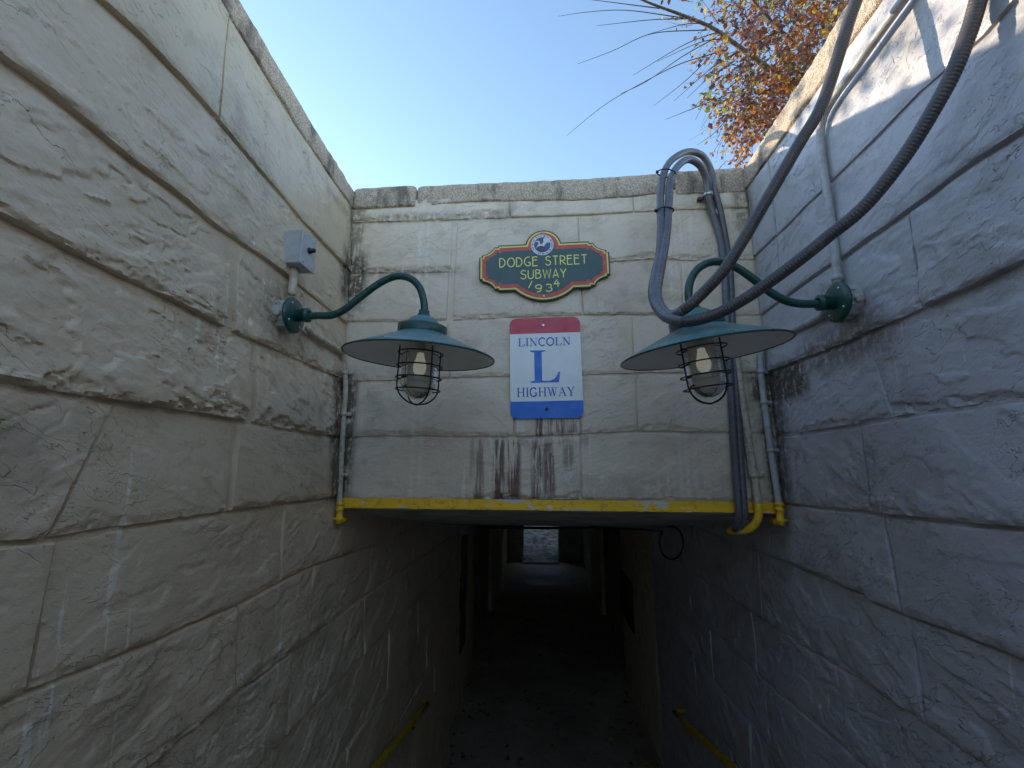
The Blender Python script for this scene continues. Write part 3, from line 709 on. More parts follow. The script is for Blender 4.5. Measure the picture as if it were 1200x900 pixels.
def pipe(name, label, cat, ctrl, r, mat, group=None, straps=(), ribs=None, strap_mat=None, n=12, step=0.01):
    P = spline(ctrl, ribs[0]/5 if ribs else step)
    R = r
    if ribs:
        q = np.arange(len(P))*np.linalg.norm(np.diff(P, axis=0), axis=1).mean(); R = r*(1+ribs[1]*np.sin(2*math.pi*q/ribs[0]))
    if not straps:
        V, Fc = sweep(P, R, n); o = link_mesh(name, V-P[len(P)//2], Fc, mat); o.location = [float(v) for v in P[len(P)//2]]; return tag(o, label, cat, group)
    t = thing(name, label, cat, P[len(P)//2], group)
    V, Fc = sweep(P, R, n); link_mesh('tube', V, Fc, mat, t)
    for f in straps:
        i = min(len(P)-2, max(1, int(f*len(P)))); tg = P[i+1]-P[i-1]; tg /= np.linalg.norm(tg)
        mb = MB(); mb.lathe([(r*.9, -.009), (r*1.22, -.009), (r*1.25, 0), (r*1.22, .009), (r*.9, .009)], P[i], tg, 16)
        nrm = np.cross(tg, [0, 0, 1.0]) if abs(tg[2]) < .8 else np.array([1.0, 0, 0])
        if strap_mat is None or True: mb.obox(P[i]+np.array([r*1.9, .004, 0]) if abs(tg[0]) < .9 else P[i]+np.array([0, 0, r*1.9]), (1, 0, 0), (0, 1, 0), (0, 0, 1), r*.9, .004, .008)
        mb.build('strap', strap_mat or mat, t)
    return t
# left: pipe from lamp box slanting to the corner, then down to the lintel
pg = 'rigid pipes painted like the wall'
L1 = [on_left((348, 385))+np.array([.045, 0, 0]), on_left((360, 392))+np.array([.028, 0, 0]), on_left((385, 406))+np.array([.024, 0, 0]), on_left((397, 415))+np.array([.024, -.01, 0]), atY((403, 428), D-.035), atY((405, 450), D-.028), atY((402, 500), D-.028), atY((399, 560), D-.030), atY((397.5, 596), D-.04)]
pipe('conduit', 'thin painted pipe from the left lamp box down the left corner', 'pipe', L1, .0125, M['paint_pipe'], pg, (.42, .60, .86))
# right: pipe from the right lamp to the corner and down
R1 = [on_right((985, 362))-np.array([.05, 0, 0]), on_right((972, 370))-np.array([.03, 0, 0]), on_right((945, 383))-np.array([.024, 0, 0]), on_right((905, 402))-np.array([.024, 0, 0]), atY((892, 412), D-.035), atY((892, 440), D-.028), atY((898, 490), D-.028), atY((905, 540), D-.028), atY((913, 592), D-.04)]
pipe('conduit', 'painted pipe down the right corner to the yellow coupling', 'pipe', R1, .0135, M['skylit_pipe'], pg, (.50, .62, .80))
# right: pale pipe climbing from the right lamp box up and over the wall top
C1 = [on_right((994, 332))-np.array([.035, 0, 0]), on_right((990, 300))-np.array([.03, 0, 0]), on_right((982, 245))-np.array([.028, 0, 0]), on_right((973, 185))-np.array([.028, 0, 0]), on_right((971, 155))-np.array([.028, 0, 0]), on_right((976, 135))-np.array([.030, 0, 0]), on_right((990, 112))-np.array([.032, 0, 0]), on_right((1010, 86))-np.array([.034, 0, 0]), on_right((1045, 38))-np.array([.034, 0, 0]), on_right((1082, -12))-np.array([.034, 0, 0]), on_right((1130, -80))-np.array([.034, 0, 0]), on_right((1190, -160))-np.array([.036, 0, 0])]
pipe('conduit', 'pale painted pipe climbing the right wall from the lamp box to its sunny top', 'pipe', C1, .0135, M['skylit_pipe'], pg, (.02,))
# thin pale pipe and ribbed conduit on the portal wall
W1 = [atY((838, 246), D-.02), atY((845, 256), D-.022), atY((851, 275), D-.022), atY((857, 330), D-.022), atY((860, 400), D-.022), atY((872, 500), D-.022), atY((880, 560), D-.024)]
pipe('conduit', 'thin pale pipe beside the dark cable on the end wall', 'pipe', W1, .009, M['paint_pipe'], pg)
W2 = [atY((861, 395), D-.026), atY((866, 440), D-.026), atY((874, 495), D-.026), atY((880, 535), D-.026), atY((885, 565), D-.028), atY((888, 590), D-.036)]
pipe('flexible_conduit', 'pale ribbed flexible conduit running down the end wall', 'conduit', W2, .0165, M['paint_pipe'], None, (.84,), (.010, .07), n=12)
W3 = [atY((888, 590), D-.037), atY((889, 602), D-.040), atY((886, 612), D-.036), atY((879, 619), D-.02), atY((868, 622), D+.02), atY((855, 622), D+.10)]
pipe('pipe_bend', 'yellow pipe bend curling under the lintel near the right corner', 'pipe', W3, .0165, M['yellow'])

# the two thick cables: down from the upper right, round a loop over the coping, down the portal wall
rc = .0168
A = [(2.3, .35, 1.85)] + [tuple(atY(p, Y)) for p, Y in (((1060, -110), 1.02), ((1020, -40), 1.05), ((1000, 10), 1.08), ((984, 60), 1.10), ((961, 128), 1.13), ((938, 166), 1.15), ((920, 197), 1.165), ((896, 238), 1.18), ((871, 281), 1.20), ((848, 317), 1.22), ((825, 342), 1.245), ((804, 361), 1.265), ((788, 369.5), 1.30), ((776, 362), 1.36), ((770, 345), 1.43), ((774, 318), 1.52), ((781, 275), 1.63), ((784, 235), 1.71), ((786, 212), 1.75), ((795, 194), 1.81), ((808, 187), 1.86), ((820, 194), 1.90), ((827, 208), 1.93), ((830, 230), D-.045), ((835, 250), D-.03), ((843, 275), D-.026), ((849, 312), D-.026), ((851, 350), D-.026), ((853, 400), D-.026), ((856, 450), D-.026), ((861, 530), D-.028), ((865, 585), D-.038), ((866, 602), D-.040), ((864, 616), D-.01), ((860, 622), D+.10))]
Bc = [(2.2, -.2, 1.9)] + [tuple(atY(p, Y)) for p, Y in (((1175, -110), .80), ((1158, -40), .83), ((1146, 2), .86), ((1138, 30), .875), ((1117, 85), .905), ((1093, 130), .94), ((1060, 183), .985), ((1022, 232), 1.03), ((1001, 253), 1.055), ((972, 276), 1.09), ((940, 302), 1.12), ((908, 326), 1.155), ((873, 350), 1.19), ((844, 366), 1.22), ((817, 375), 1.235), ((799, 377), 1.25), ((783, 373), 1.29), ((771, 362), 1.36), ((765, 345), 1.43), ((768, 320), 1.52), ((773, 297), 1.59), ((774.5, 265), 1.66), ((774, 230), 1.73), ((777, 206), 1.78), ((788, 187), 1.85), ((807, 178), 1.89), ((823, 183), 1.93), ((833, 200), 1.96), ((837, 222), D-.03), ((843, 244), D-.024), ((849, 275), D-.021), ((855, 312), D-.021), ((857, 350), D-.021), ((859, 400), D-.021), ((862, 450), D-.021), ((867, 530), D-.024), ((871, 585), D-.036), ((872, 602), D-.038), ((869, 615), D-.01), ((864, 621), D+.10))]
def cable(ctrl, label, split):
    P = spline(ctrl, .0016); t = thing('cable', label, 'cable', P[len(P)//3], 'thick dark cables looping over the right lamp')
    L = np.arange(len(P))*.0016
    k = min(range(len(P)), key=lambda i: np.linalg.norm(P[i]-np.asarray(split)))
    R = rc*(1+.026*np.sign(np.sin(2*math.pi*L/.0085))*np.abs(np.sin(2*math.pi*L/.0085))**.6)
    V, Fc = sweep(P[:k], R[:k], 14); link_mesh('ribbed_jacket', V, Fc, M['cable'], t)
    V, Fc = sweep(P[k-1::5], rc*.98, 14); link_mesh('smooth_jacket', V, Fc, M['cable_smooth'], t)
cable(A, 'thick dark ribbed cable, the left one of the two coming down from the sky', atY((800, 364), 1.27))
cable(Bc, 'thick dark ribbed cable, the right one of the two, sweeping below the other', atY((800, 377), 1.25))
tie_g = 'black ties around the cable loop'
def band(name, label, cat, px, Y, rx, ry, mat, ax, hh=.003, grp=None):
    c = atY(px, Y); o = MB(); e = np.asarray(ax, float); e /= np.linalg.norm(e)
    w = np.cross(e, [0, 1.0, 0]); w /= np.linalg.norm(w); f = np.cross(w, e)
    pts = [c+rx*math.cos(a)*w+ry*math.sin(a)*f for a in np.linspace(0, 2*math.pi, 28, endpoint=False)]
    o.tube(pts, hh, 6, closed=True); o.obox(c+rx*w*1.03, w, f, e, .006, .005, .005)
    ob = o.build(name, mat); tag(ob, label, cat, grp); return ob
band('cable_tie', 'black tie around both cables near the top of their loop', 'cable tie', (781, 203), 1.76, .040, .026, M['tie'], (0.2, 0, 1), .0028, tie_g)
band('cable_tie', 'black tie around both cables halfway down their loop', 'cable tie', (779, 247), 1.69, .036, .026, M['tie'], (0.05, 0, 1), .0028, tie_g)
c = atY((829.5, 229), D-.04); t = thing('cable_clamp', 'shiny steel clamp holding the cable to the end wall', 'clamp', c)
mb = MB(); mb.lathe([(.0215, -.010), (.025, -.010), (.025, .010), (.0215, .010)], c, (0.08, 0, 1), 20); mb.build('band', M['strap'], t)
mb = MB(); mb.obox(c+np.array([-.034, .012, -.012]), (1, 0, 0), (0, 1, 0), (0, 0, 1), .014, .012, .008, .002); mb.build('bracket', M['cable'], t)

# ================================================================== SWITCH BOX
c = on_left((337, 296))+np.array([.035, 0, 0])
t = thing('switch_box', 'small grey metal box with a black knob on the left wall', 'box', c-np.array([0, 0, .06]))
mb = MB(); mb.obox(c, (1, 0, 0), (0, 1, 0), (0, 0, 1), .045, .048, .068, .003); mb.build('housing', M['box_grey'], t, False)
mb = MB(); mb.obox(c+np.array([.0475, 0, 0]), (1, 0, 0), (0, 1, 0), (0, 0, 1), .004, .050, .070, .002); mb.build('cover', M['box_grey'], t, False)
k = c+np.array([.052, .0, .005])
mb = MB(); mb.lathe([(.012, 0), (.012, .006), (.009, .008), (.009, .022), (.006, .025), (.001, .025)], k, (1, 0, 0), 16); mb.build('knob', M['black_wire'], t)
for dy, dz in ((-.03, .055), (.03, .055), (-.03, -.055), (.03, -.055)):
    mb = MB(); mb.lathe([(.0045, 0), (.0045, .0015), (.002, .0025), (.0005, .0025)], c+np.array([.0515, dy, dz]), (1, 0, 0), 10); mb.build('screw', M['strap'], t)
q0 = c+np.array([0, 0, -.068]); q1 = on_left((333, 346))+np.array([.03, 0, 0])
t2 = pipe('pipe_nipple', 'short painted pipe joining the grey box to the left lamp base', 'pipe', [q0, (q0*2+q1)/3, (q0+q1*2)/3, q1], .0155, M['paint_pipe'])

# ================================================================== LAMPS
def mat_globe():
    T = NT('ribbed_frosted_glass')
    tr = T.n('BsdfTransparent'); tr.inputs[0].default_value = (.93, .94, .92, 1)
    df = T.n('BsdfTranslucent'); df.inputs[0].default_value = (.62, .62, .58, 1)
    di = T.n('BsdfDiffuse'); di.inputs[0].default_value = (.30, .31, .295, 1)
    gl = T.n('BsdfGlossy'); gl.inputs['Roughness'].default_value = .16; gl.inputs[0].default_value = (.9, .9, .9, 1)
    P = T.pos(); sep = T.n('SeparateXYZ'); T.l(P, sep.inputs[0])
    w = T.math('SINE', T.math('MULTIPLY', sep.outputs[2], 420.0))
    b = T.bump(w, .0006, .35)
    for nd in (df, di, gl): T.l(b, nd.inputs['Normal'])
    m1 = T.n('MixShader'); m1.inputs[0].default_value = .5; T.l(df.outputs[0], m1.inputs[1]); T.l(di.outputs[0], m1.inputs[2])
    m2 = T.n('MixShader'); m2.inputs[0].default_value = .58; T.l(tr.outputs[0], m2.inputs[1]); T.l(m1.outputs[0], m2.inputs[2])
    fr = T.n('Fresnel'); fr.inputs[0].default_value = 1.45; T.l(b, fr.inputs['Normal'])
    m3 = T.n('MixShader'); T.l(fr.outputs[0], m3.inputs[0]); T.l(m2.outputs[0], m3.inputs[1]); T.l(gl.outputs[0], m3.inputs[2])
    T.l(m3.outputs[0], T.out.inputs[0]); return T.m
M['globe'] = mat_globe()
T = NT('warm_lit_bulb'); T.set(Base_Color=(.85, .84, .78), Roughness=.3)
T.b.inputs['Emission Color'].default_value = (1.0, .95, .80, 1); T.b.inputs['Emission Strength'].default_value = 0.12; M['bulb'] = T.m

LAMP_G = 'green gooseneck lamps beside the signs'
def lamp(label, mount, top, arm, sgn, tilt_y, tilt_x, cage_rot):
    """mount: point on the wall; top: where the arm enters the shade; arm: control points"""
    t = thing('wall_lamp', label, 'lamp', mount, LAMP_G)
    ax = np.array([sgn, 0, 0.0])
    # wall box, mounting disc, socket
    mb = MB(); mb.lathe([(.001, -.01), (.056, -.01), (.058, .0), (.058, .034), (.052, .040), (.001, .040)], mount, ax, 12); jb = mb.build('junction_box', M['box_pale'], t, False)
    for a in range(3):
        mb = MB(); an = 1.2+a*2.1; p = mount+np.array([sgn*.02, .060*math.cos(an), .060*math.sin(an)])
        mb.lathe([(.001, -.006), (.013, -.006), (.013, .008), (.008, .010), (.001, .010)], p, (0, math.cos(an), math.sin(an)), 10); mb.sub(jb, 'plug', M['box_pale'], False)
    mb = MB(); mb.lathe([(.001, .040), (.064, .040), (.067, .043), (.067, .048), (.060, .054), (.030, .058), (.001, .058)], mount, ax, 36); dsk = mb.build('mounting_disc', M['dark_green'], t)
    for an in (0.6, 2.2, 3.8, 5.4):
        mb = MB(); mb.lathe([(.005, 0), (.005, .003), (.001, .004)], mount+np.array([sgn*.0535, .048*math.cos(an), .048*math.sin(an)]), ax, 8); mb.sub(dsk, 'screw', M['strap'])
    mb = MB(); mb.lathe([(.024, .050), (.023, .090), (.027, .091), (.027, .105), (.020, .108), (.015, .108)], mount, ax, 24); mb.build('socket', M['dark_green'], t)
    P = spline(arm, .006); mb = MB(); mb.tube(P, .0135, 16); mb.build('arm', M['dark_green'], t)
    Rm = Matrix.Rotation(tilt_x, 3, 'X') @ Matrix.Rotation(tilt_y, 3, 'Y'); Rm = np.array(Rm)
    up = Rm @ np.array([0, 0, 1.0])
    c = top - up*.150                               # centre of the rim
    Lo = lambda prof, n=64: MB().lathe(prof, c, up, n)
    Rr = .264
    sh = Lo([(Rr, -.001), (Rr-.004, .003), (.235, .0145), (.205, .0275), (.17, .043), (.135, .0585), (.105, .072), (.090, .080)]).build('shade', M['teal'], t)
    Lo([(Rr-.001, -.003), (.233, .011), (.203, .024), (.168, .0395), (.133, .055), (.103, .0685), (.070, .074), (.062, .060), (.001, .060)]).sub(sh, 'lining', M['white_enamel'])
    ang = np.linspace(0, 2*math.pi, 72, endpoint=False)
    e1 = Rm @ np.array([1.0, 0, 0]); e2 = Rm @ np.array([0, 1.0, 0])
    mb = MB(); mb.tube([c+Rr*(math.cos(a)*e1+math.sin(a)*e2)-.002*up for a in ang], .0032, 8, closed=True); mb.sub(sh, 'rim', M['dark_green'])
    Lo([(.088, .078), (.0885, .080), (.0885, .110), (.084, .1125), (.060, .1125)], 48).build('collar', M['dark_green'], t)
    Lo([(.062, .1122), (.058, .124), (.050, .136), (.038, .145), (.024, .150), (.010, .152)], 40).build('dome', M['teal'], t)
    Lo([(.023, .140), (.023, .157), (.019, .159), (.019, .172), (.014, .174)], 24).build('neck', M['dark_green'], t)
    gp = [(.060, .060), (.063, .050), (.0635, .020), (.0635, -.085)]
    for a in np.linspace(0, math.pi/2, 12)[1:]: gp.append((max(.001, .0635*math.cos(a)), -.085-.068*math.sin(a)))
    gb = Lo(gp, 40).build('globe', M['globe'], t)
    Lo([(.001, .055), (.016, .052), (.016, .020), (.001, .018)], 20).sub(gb, 'bulb_socket', M['cable'])
    Lo([(.001, .017), (.012, .014), (.014, .0), (.021, -.022), (.024, -.040), (.020, -.056), (.011, -.066), (.001, -.069)], 24).sub(gb, 'bulb', M['bulb'])
    cg = MB(); rb = .079
    for z in (.012, -.035, -.078, -.120):
        rr = rb if z > -.1 else rb*.97
        cg.tube([c+rr*(math.cos(a)*e1+math.sin(a)*e2)+z*up for a in np.linspace(0, 2*math.pi, 40, endpoint=False)], .0027, 6, closed=True)
    cage = cg.build('cage', M['black_wire'], t)
    for q in range(2):
        an = cage_rot+q*math.pi/2; d = math.cos(an)*e1+math.sin(an)*e2; pts = []
        for s_ in (1, -1):
            seg = [c+s_*(rb+.003)*d+z*up for z in (.03, -.02, -.07, -.105)] + [c+s_*(rb+.003)*math.cos(a)*d+(-.105-.066*math.sin(a))*up for a in (.25, .5, .8, 1.1, 1.35)]
            pts = seg if s_ == 1 else pts + [c-(.171+.002*q)*up] + seg[::-1]
        cc = MB(); cc.tube(spline(pts, .006), .0029, 6); cc.sub(cage, 'hoop', M['black_wire'])
    return t
YL = 1.455
mL = on_left((326, 370))+np.array([.012, 0, 0]); mL[1] = YL; mL = on_left((326, 370)) + np.array([.014, 0, 0])
YL = float(mL[1]); 
armL = [mL+np.array([.095, 0, -.004])] + [atY(p, YL) for p in ((372, 370), (388, 369.5), (402, 364), (420, 350), (440, 335), (454, 327), (468, 323.5), (482, 327), (491, 336), (496, 350), (497.5, 364), (497, 378))]
lamp('green shaded lamp on a curved arm from the left wall, below the grey box', mL, atY((496.5, 371), YL), armL, 1, rad(2.6), rad(3.0), rad(45))
mR = on_right((1003, 354)) - np.array([.014, 0, 0]); YR = float(mR[1])
armR = [mR+np.array([-.095, 0, -.004])] + [atY(p, YR) for p in ((955, 356), (938, 356), (920, 352), (902, 342), (880, 325), (862, 313), (846, 307), (832, 307.5), (818, 315), (810, 327), (807, 340), (808, 356), (812, 372))]
lamp('green shaded lamp on a curved arm from the right wall, under the cable loop', mR, atY((813, 363), YR), armR, -1, rad(-6.5), rad(3.0), rad(24))

# ================================================================== SIGNS
def ribbon(mb, f, pts, w, d0, d1):
    """mitred flat stroke in sign coordinates"""
    P = np.asarray(pts, float)
    closed = np.allclose(P[0], P[-1]) and len(P) > 3
    if closed: P = P[:-1]
    n = len(P)
    if closed: T0 = P-np.roll(P, 1, 0); T1 = np.roll(P, -1, 0)-P
    else:
        sg = np.diff(P, axis=0); T0 = np.vstack([sg[:1], sg]); T1 = np.vstack([sg, sg[-1:]])
    T0 = T0/np.linalg.norm(T0, axis=1)[:,None]; T1 = T1/np.linalg.norm(T1, axis=1)[:,None]
    N = np.stack([-(T0+T1)[:,1], (T0+T1)[:,0]], 1); N /= np.linalg.norm(N, axis=1)[:,None]+1e-9
    cs = np.clip((N*np.stack([-T0[:,1], T0[:,0]], 1)).sum(1), .45, 1)
    Lf, Rt = P+N*(w/2/cs)[:,None], P-N*(w/2/cs)[:,None]
    V = [f(x, y, d1) for x, y in Lf]+[f(x, y, d1) for x, y in Rt]+[f(x, y, d0) for x, y in Lf]+[f(x, y, d0) for x, y in Rt]
    Fc = []
    for i in range(n if closed else n-1):
        j = (i+1) % n; Fc += [(i, j, n+j, n+i)[::-1], (i, j, 2*n+j, 2*n+i), (n+i, 3*n+i, 3*n+j, n+j)]
    if not closed: Fc += [(0, n, 3*n, 2*n), (n-1, 3*n-1, 4*n-1, 2*n-1)]
    mb.add(V, Fc)
def arc(cx, cy, rx, ry, a0, a1, n=10):
    return [(cx+rx*math.cos(rad(a0+(a1-a0)*i/n)), cy+ry*math.sin(rad(a0+(a1-a0)*i/n))) for i in range(n+1)]
# narrow art-nouveau letters: (advance, strokes) in a unit-high box
ART = {'D': (.62, [[(0, 0), (0, 1)], [(-.02, 1)]+arc(.10, .5, .48, .5, 90, -90, 14)+[(-.02, 0)]]),
       'O': (.74, [arc(.37, .5, .37, .5, 0, 360, 22)]),
       'G': (.66, [arc(.38, .52, .38, .5, 62, 300, 16)+[(.60, .10), (.60, .40)], [(.36, .40), (.66, .40)]]),
       'E': (.52, [[(.50, 1), (0, 1), (0, 0), (.52, 0)], [(0, .66), (.46, .66)]]),
       'S': (.52, [arc(.26, .77, .24, .23, 25, 250, 12)+arc(.24, .27, .26, .27, 80, -165, 14)]),
       'T': (.58, [[(0, 1), (.58, 1)], [(.29, 1), (.29, 0)]]),
       'R': (.54, [[(0, 0), (0, 1)], [(-.02, 1)]+arc(.16, .72, .34, .28, 90, -90, 12)+[(0, .44)], [(.14, .44), (.54, 0)]]),
       'U': (.58, [[(0, 1), (0, .45)]+arc(.27, .30, .27, .30, 180, 360, 12)+[(.54, 1)]]),
       'B': (.54, [[(0, 0), (0, 1)], [(-.02, 1)]+arc(.16, .80, .28, .20, 90, -90, 10)+[(0, .60)], [(.10, .60)]+arc(.18, .30, .34, .30, 90, -90, 12)+[(-.02, 0)]]),
       'W': (.80, [[(0, 1), (.18, 0), (.40, .92), (.62, 0), (.80, 1)]]),
       'A': (.56, [[(0, 0), (.28, 1), (.56, 0)], [(.10, .28), (.46, .28)]]),
       'Y': (.58, [[(0, 1), (.29, .48), (.58, 1)], [(.29, .52), (.29, 0)]]),
       '1': (.34, [[(0, 0), (.34, 1)]]),
       '9': (.52, [arc(.26, .70, .26, .28, 0, 360, 16), [(.52, .72), (.46, .30)]+arc(.20, .26, .26, .26, 10, -110, 6)]),
       '3': (.50, [arc(.22, .76, .24, .24, 150, -80, 10)+arc(.22, .28, .28, .27, 80, -150, 12)]),
       '4': (.56, [[(.30, 1), (0, .42), (.56, .42)], [(.36, .78), (.36, 0)]])}
def word(par, mat, f, text, font, x, y, h, width, w, d, space=.22, gap_word=.5):
    """each letter is a part of its sign"""
    adv = [font[c][0] if c != ' ' else gap_word for c in text]
    tot = sum(adv)+space*(len(text)-1); sc = width/(tot*h)
    cx = x; k = 0
    for c, a in zip(text, adv):
        mb = MB()
        for st in font[c][1]:
            wd = w
            if isinstance(st, tuple): st, wd = st[0], w*st[1]
            ribbon(mb, f, [(cx+px*h*sc, y+py*h) for px, py in st], wd, d, d+.0006+.0001*k); k = (k+1) % 6
        mb.build('letter', mat, par, False)
        cx += (a+space)*h*sc
# --- plaque
pc = atY((637.3, 311), D-.03)
ut = .000697
rp = rad(1.0)
def fp(x, y, d): return (pc[0]+(x*math.cos(rp)-y*math.sin(rp))*ut, D-.020-d, pc[2]+(x*math.sin(rp)+y*math.cos(rp))*ut)
def plaque_outline(d):
    a, tp, bt = 463-d, 170-d, -182+d
    R1 = 130-d; c1 = 143; R2 = 298-d; c2 = 32
    s = 24                                        # notch size
    H = []                                         # right half, from the top centre clockwise
    e = math.asin(min(1, max(-1, (tp-c1)/R1)))
    H += [(R1*math.cos(t), c1+R1*math.sin(t)) for t in np.linspace(math.pi/2, e, 16)]
    xr_, yr = 462, 180                             # centre of the concave corner
    rr = (112, 84)
    x1, y1 = xr_-rr[0]-d*.55, yr-rr[1]-d*.55        # where notch starts on the top edge / on the side
    H += [(x1-s, tp), (x1-s+d*.0, tp-s*.55), (x1, tp-s*.55)]
    H += [(xr_-d*.55-(rr[0])*math.cos(t), (yr-d*.55)-(rr[1])*math.sin(t)) for t in np.linspace(.22, 1.30, 8)]
    H += [(a-s*.75, y1), (a-s*.75, y1-s*.6), (a, y1-s*.6)]
    yr2 = -188; y2 = yr2+rr[1]+d*.55
    H += [(a, y2+s*.6), (a-s*.75, y2+s*.6), (a-s*.75, y2)]
    H += [(xr_-d*.55-rr[0]*math.cos(t), yr2+d*.55+rr[1]*math.sin(t)) for t in np.linspace(1.30, .22, 8)]
    H += [(x1, bt+s*.55), (x1-s, bt+s*.55), (x1-s, bt)]
    e2 = math.asin(max(-1, (bt-c2)/R2))
    H += [(R2*math.cos(t), c2+R2*math.sin(t)) for t in np.linspace(e2, -math.pi/2, 16)]
    return H + [(-x, y) for x, y in H[::-1][1:-1]]
M['plaque_green'] = mat_simple('plaque_dark_green', (0.06, 0.105, 0.105), 0.42, var=.25, vscale=30, dark=(.055, .092, .096))
M['plaque_edge'] = mat_simple('plaque_edge_green', (0.012, 0.035, 0.025), 0.45)
M['plaque_yellow'] = mat_simple('plaque_yellow', (0.90, 0.74, 0.16), 0.45, var=.25, vscale=40, dark=(.58, .45, .10))
M['plaque_red'] = mat_simple('plaque_red', (0.58, 0.10, 0.08), 0.42, var=.3, vscale=30, dark=(.48, .08, .07))
M['letter_yellow'] = mat_simple('letter_yellow', (0.95, 0.88, 0.22), 0.45)
t = thing('name_plaque', 'dark green shaped plaque with red and yellow border reading DODGE STREET SUBWAY 1934', 'plaque', (pc[0], D-.02, pc[2]-.19))
for nm, d, z0, z1, mt in (('backboard', 0, -.004, .010, M['plaque_edge']), ('yellow_border', 9, .0095, .0108, M['plaque_yellow']), ('red_border', 21, .0105, .0116, M['plaque_red']), ('field', 50, .0112, .0124, M['plaque_green'])):
    mb = MB(); mb.prism(plaque_outline(d), fp, z0, z1); mb.build(nm, mt, t, False)
for wd, x, y, h, w_ in (('DODGE', -315, -2, 68, 272), ('STREET', 15, -2, 68, 290), ('SUBWAY', -163, -99, 66, 318)): word(t, M['letter_yellow'], fp, wd, ART, x, y, h, w_, 6.9, .0124)
for ch, x, y, w_ in (('1', -112, -170, 26), ('9', -62, -200, 42), ('3', 12, -200, 40), ('4', 68, -168, 42)): word(t, M['letter_yellow'], fp, ch, ART, x, y, 54, w_, 7.2, .0124)
# round emblem: white ring with tiny print, violet field, white wave
M['em_white'] = mat_simple('emblem_white', (.72, .73, .72), .4); M['em_violet'] = mat_simple('emblem_violet', (.085, .075, .23), .4, var=.6, vscale=90, dark=(.16, .15, .34))
M['em_slate'] = mat_simple('emblem_slate', (.07, .10, .13), .4); M['em_plum'] = mat_simple('emblem_plum', (.075, .055, .11), .4); M['em_print'] = mat_simple('emblem_print', (.10, .11, .14), .5)
def fe(x, y, d): return fp(x-7, y+157, d)
circ = lambda r, n=40: [(r*math.cos(2*math.pi*i/n), r*math.sin(2*math.pi*i/n)) for i in range(n)]
mb = MB(); mb.prism(circ(81), fe, .0118, .0138); em = mb.build('emblem', M['em_white'], t, False)
mb = MB(); mb.prism(circ(59), fe, .0136, .0144); mb.sub(em, 'emblem_field', M['em_violet'], False)
mb = MB(); ec = .272
def E_(pts): return [((x-540)*ec, (545-y)*ec) for x, y in pts]
mb.prism(E_([(350, 460), (400, 425), (470, 440), (500, 500), (540, 520), (570, 470), (570, 390), (600, 350), (680, 370), (735, 430), (740, 500), (690, 480), (640, 510), (600, 560), (590, 600), (540, 575), (470, 580), (410, 600), (370, 650), (395, 590), (430, 540), (450, 480), (410, 455)][::-1]), fe, .0142, .0150); mb.sub(em, 'emblem_swirl', M['em_white'], False)
mb = MB(); mb.prism(E_([(450, 380), (510, 350), (560, 400), (572, 450), (555, 505), (510, 525), (470, 505), (495, 450), (490, 410)][::-1]), fe, .0148, .0156); mb.sub(em, 'emblem_curl', M['em_slate'], False)
mb = MB(); mb.prism(E_([(385, 650), (430, 600), (490, 575), (550, 585), (600, 620), (620, 680), (600, 725), (530, 738), (450, 720)][::-1]), fe, .0150, .0157); mb.sub(em, 'emblem_hill', M['em_plum'], False)
mb = MB()
for i in range(44):
    a = 2*math.pi*i/44
    if i % 11 == 5: continue
    for q in range(1 + i % 2):
        r0, r1 = 64+3*(i % 3), 76-3*((i*7) % 3); aa = a+q*.05
        ribbon(mb, fe, [(r0*math.cos(aa), r0*math.sin(aa)), (r1*math.cos(aa+.02), r1*math.sin(aa+.02))], 4.0, .0138, .0143+.0001*(i % 4))
mb.sub(em, 'emblem_print', M['em_print'], False)['kind'] = 'stuff'
for x, y in ((-6, 257), (-6, -234)):
    mb = MB(); mb.lathe([(.006, 0), (.006, .0022), (.003, .0034), (.0005, .0034)], fp(x, y, .0116), (0, -1, 0), 12); mb.build('screw', M['strap'], t)

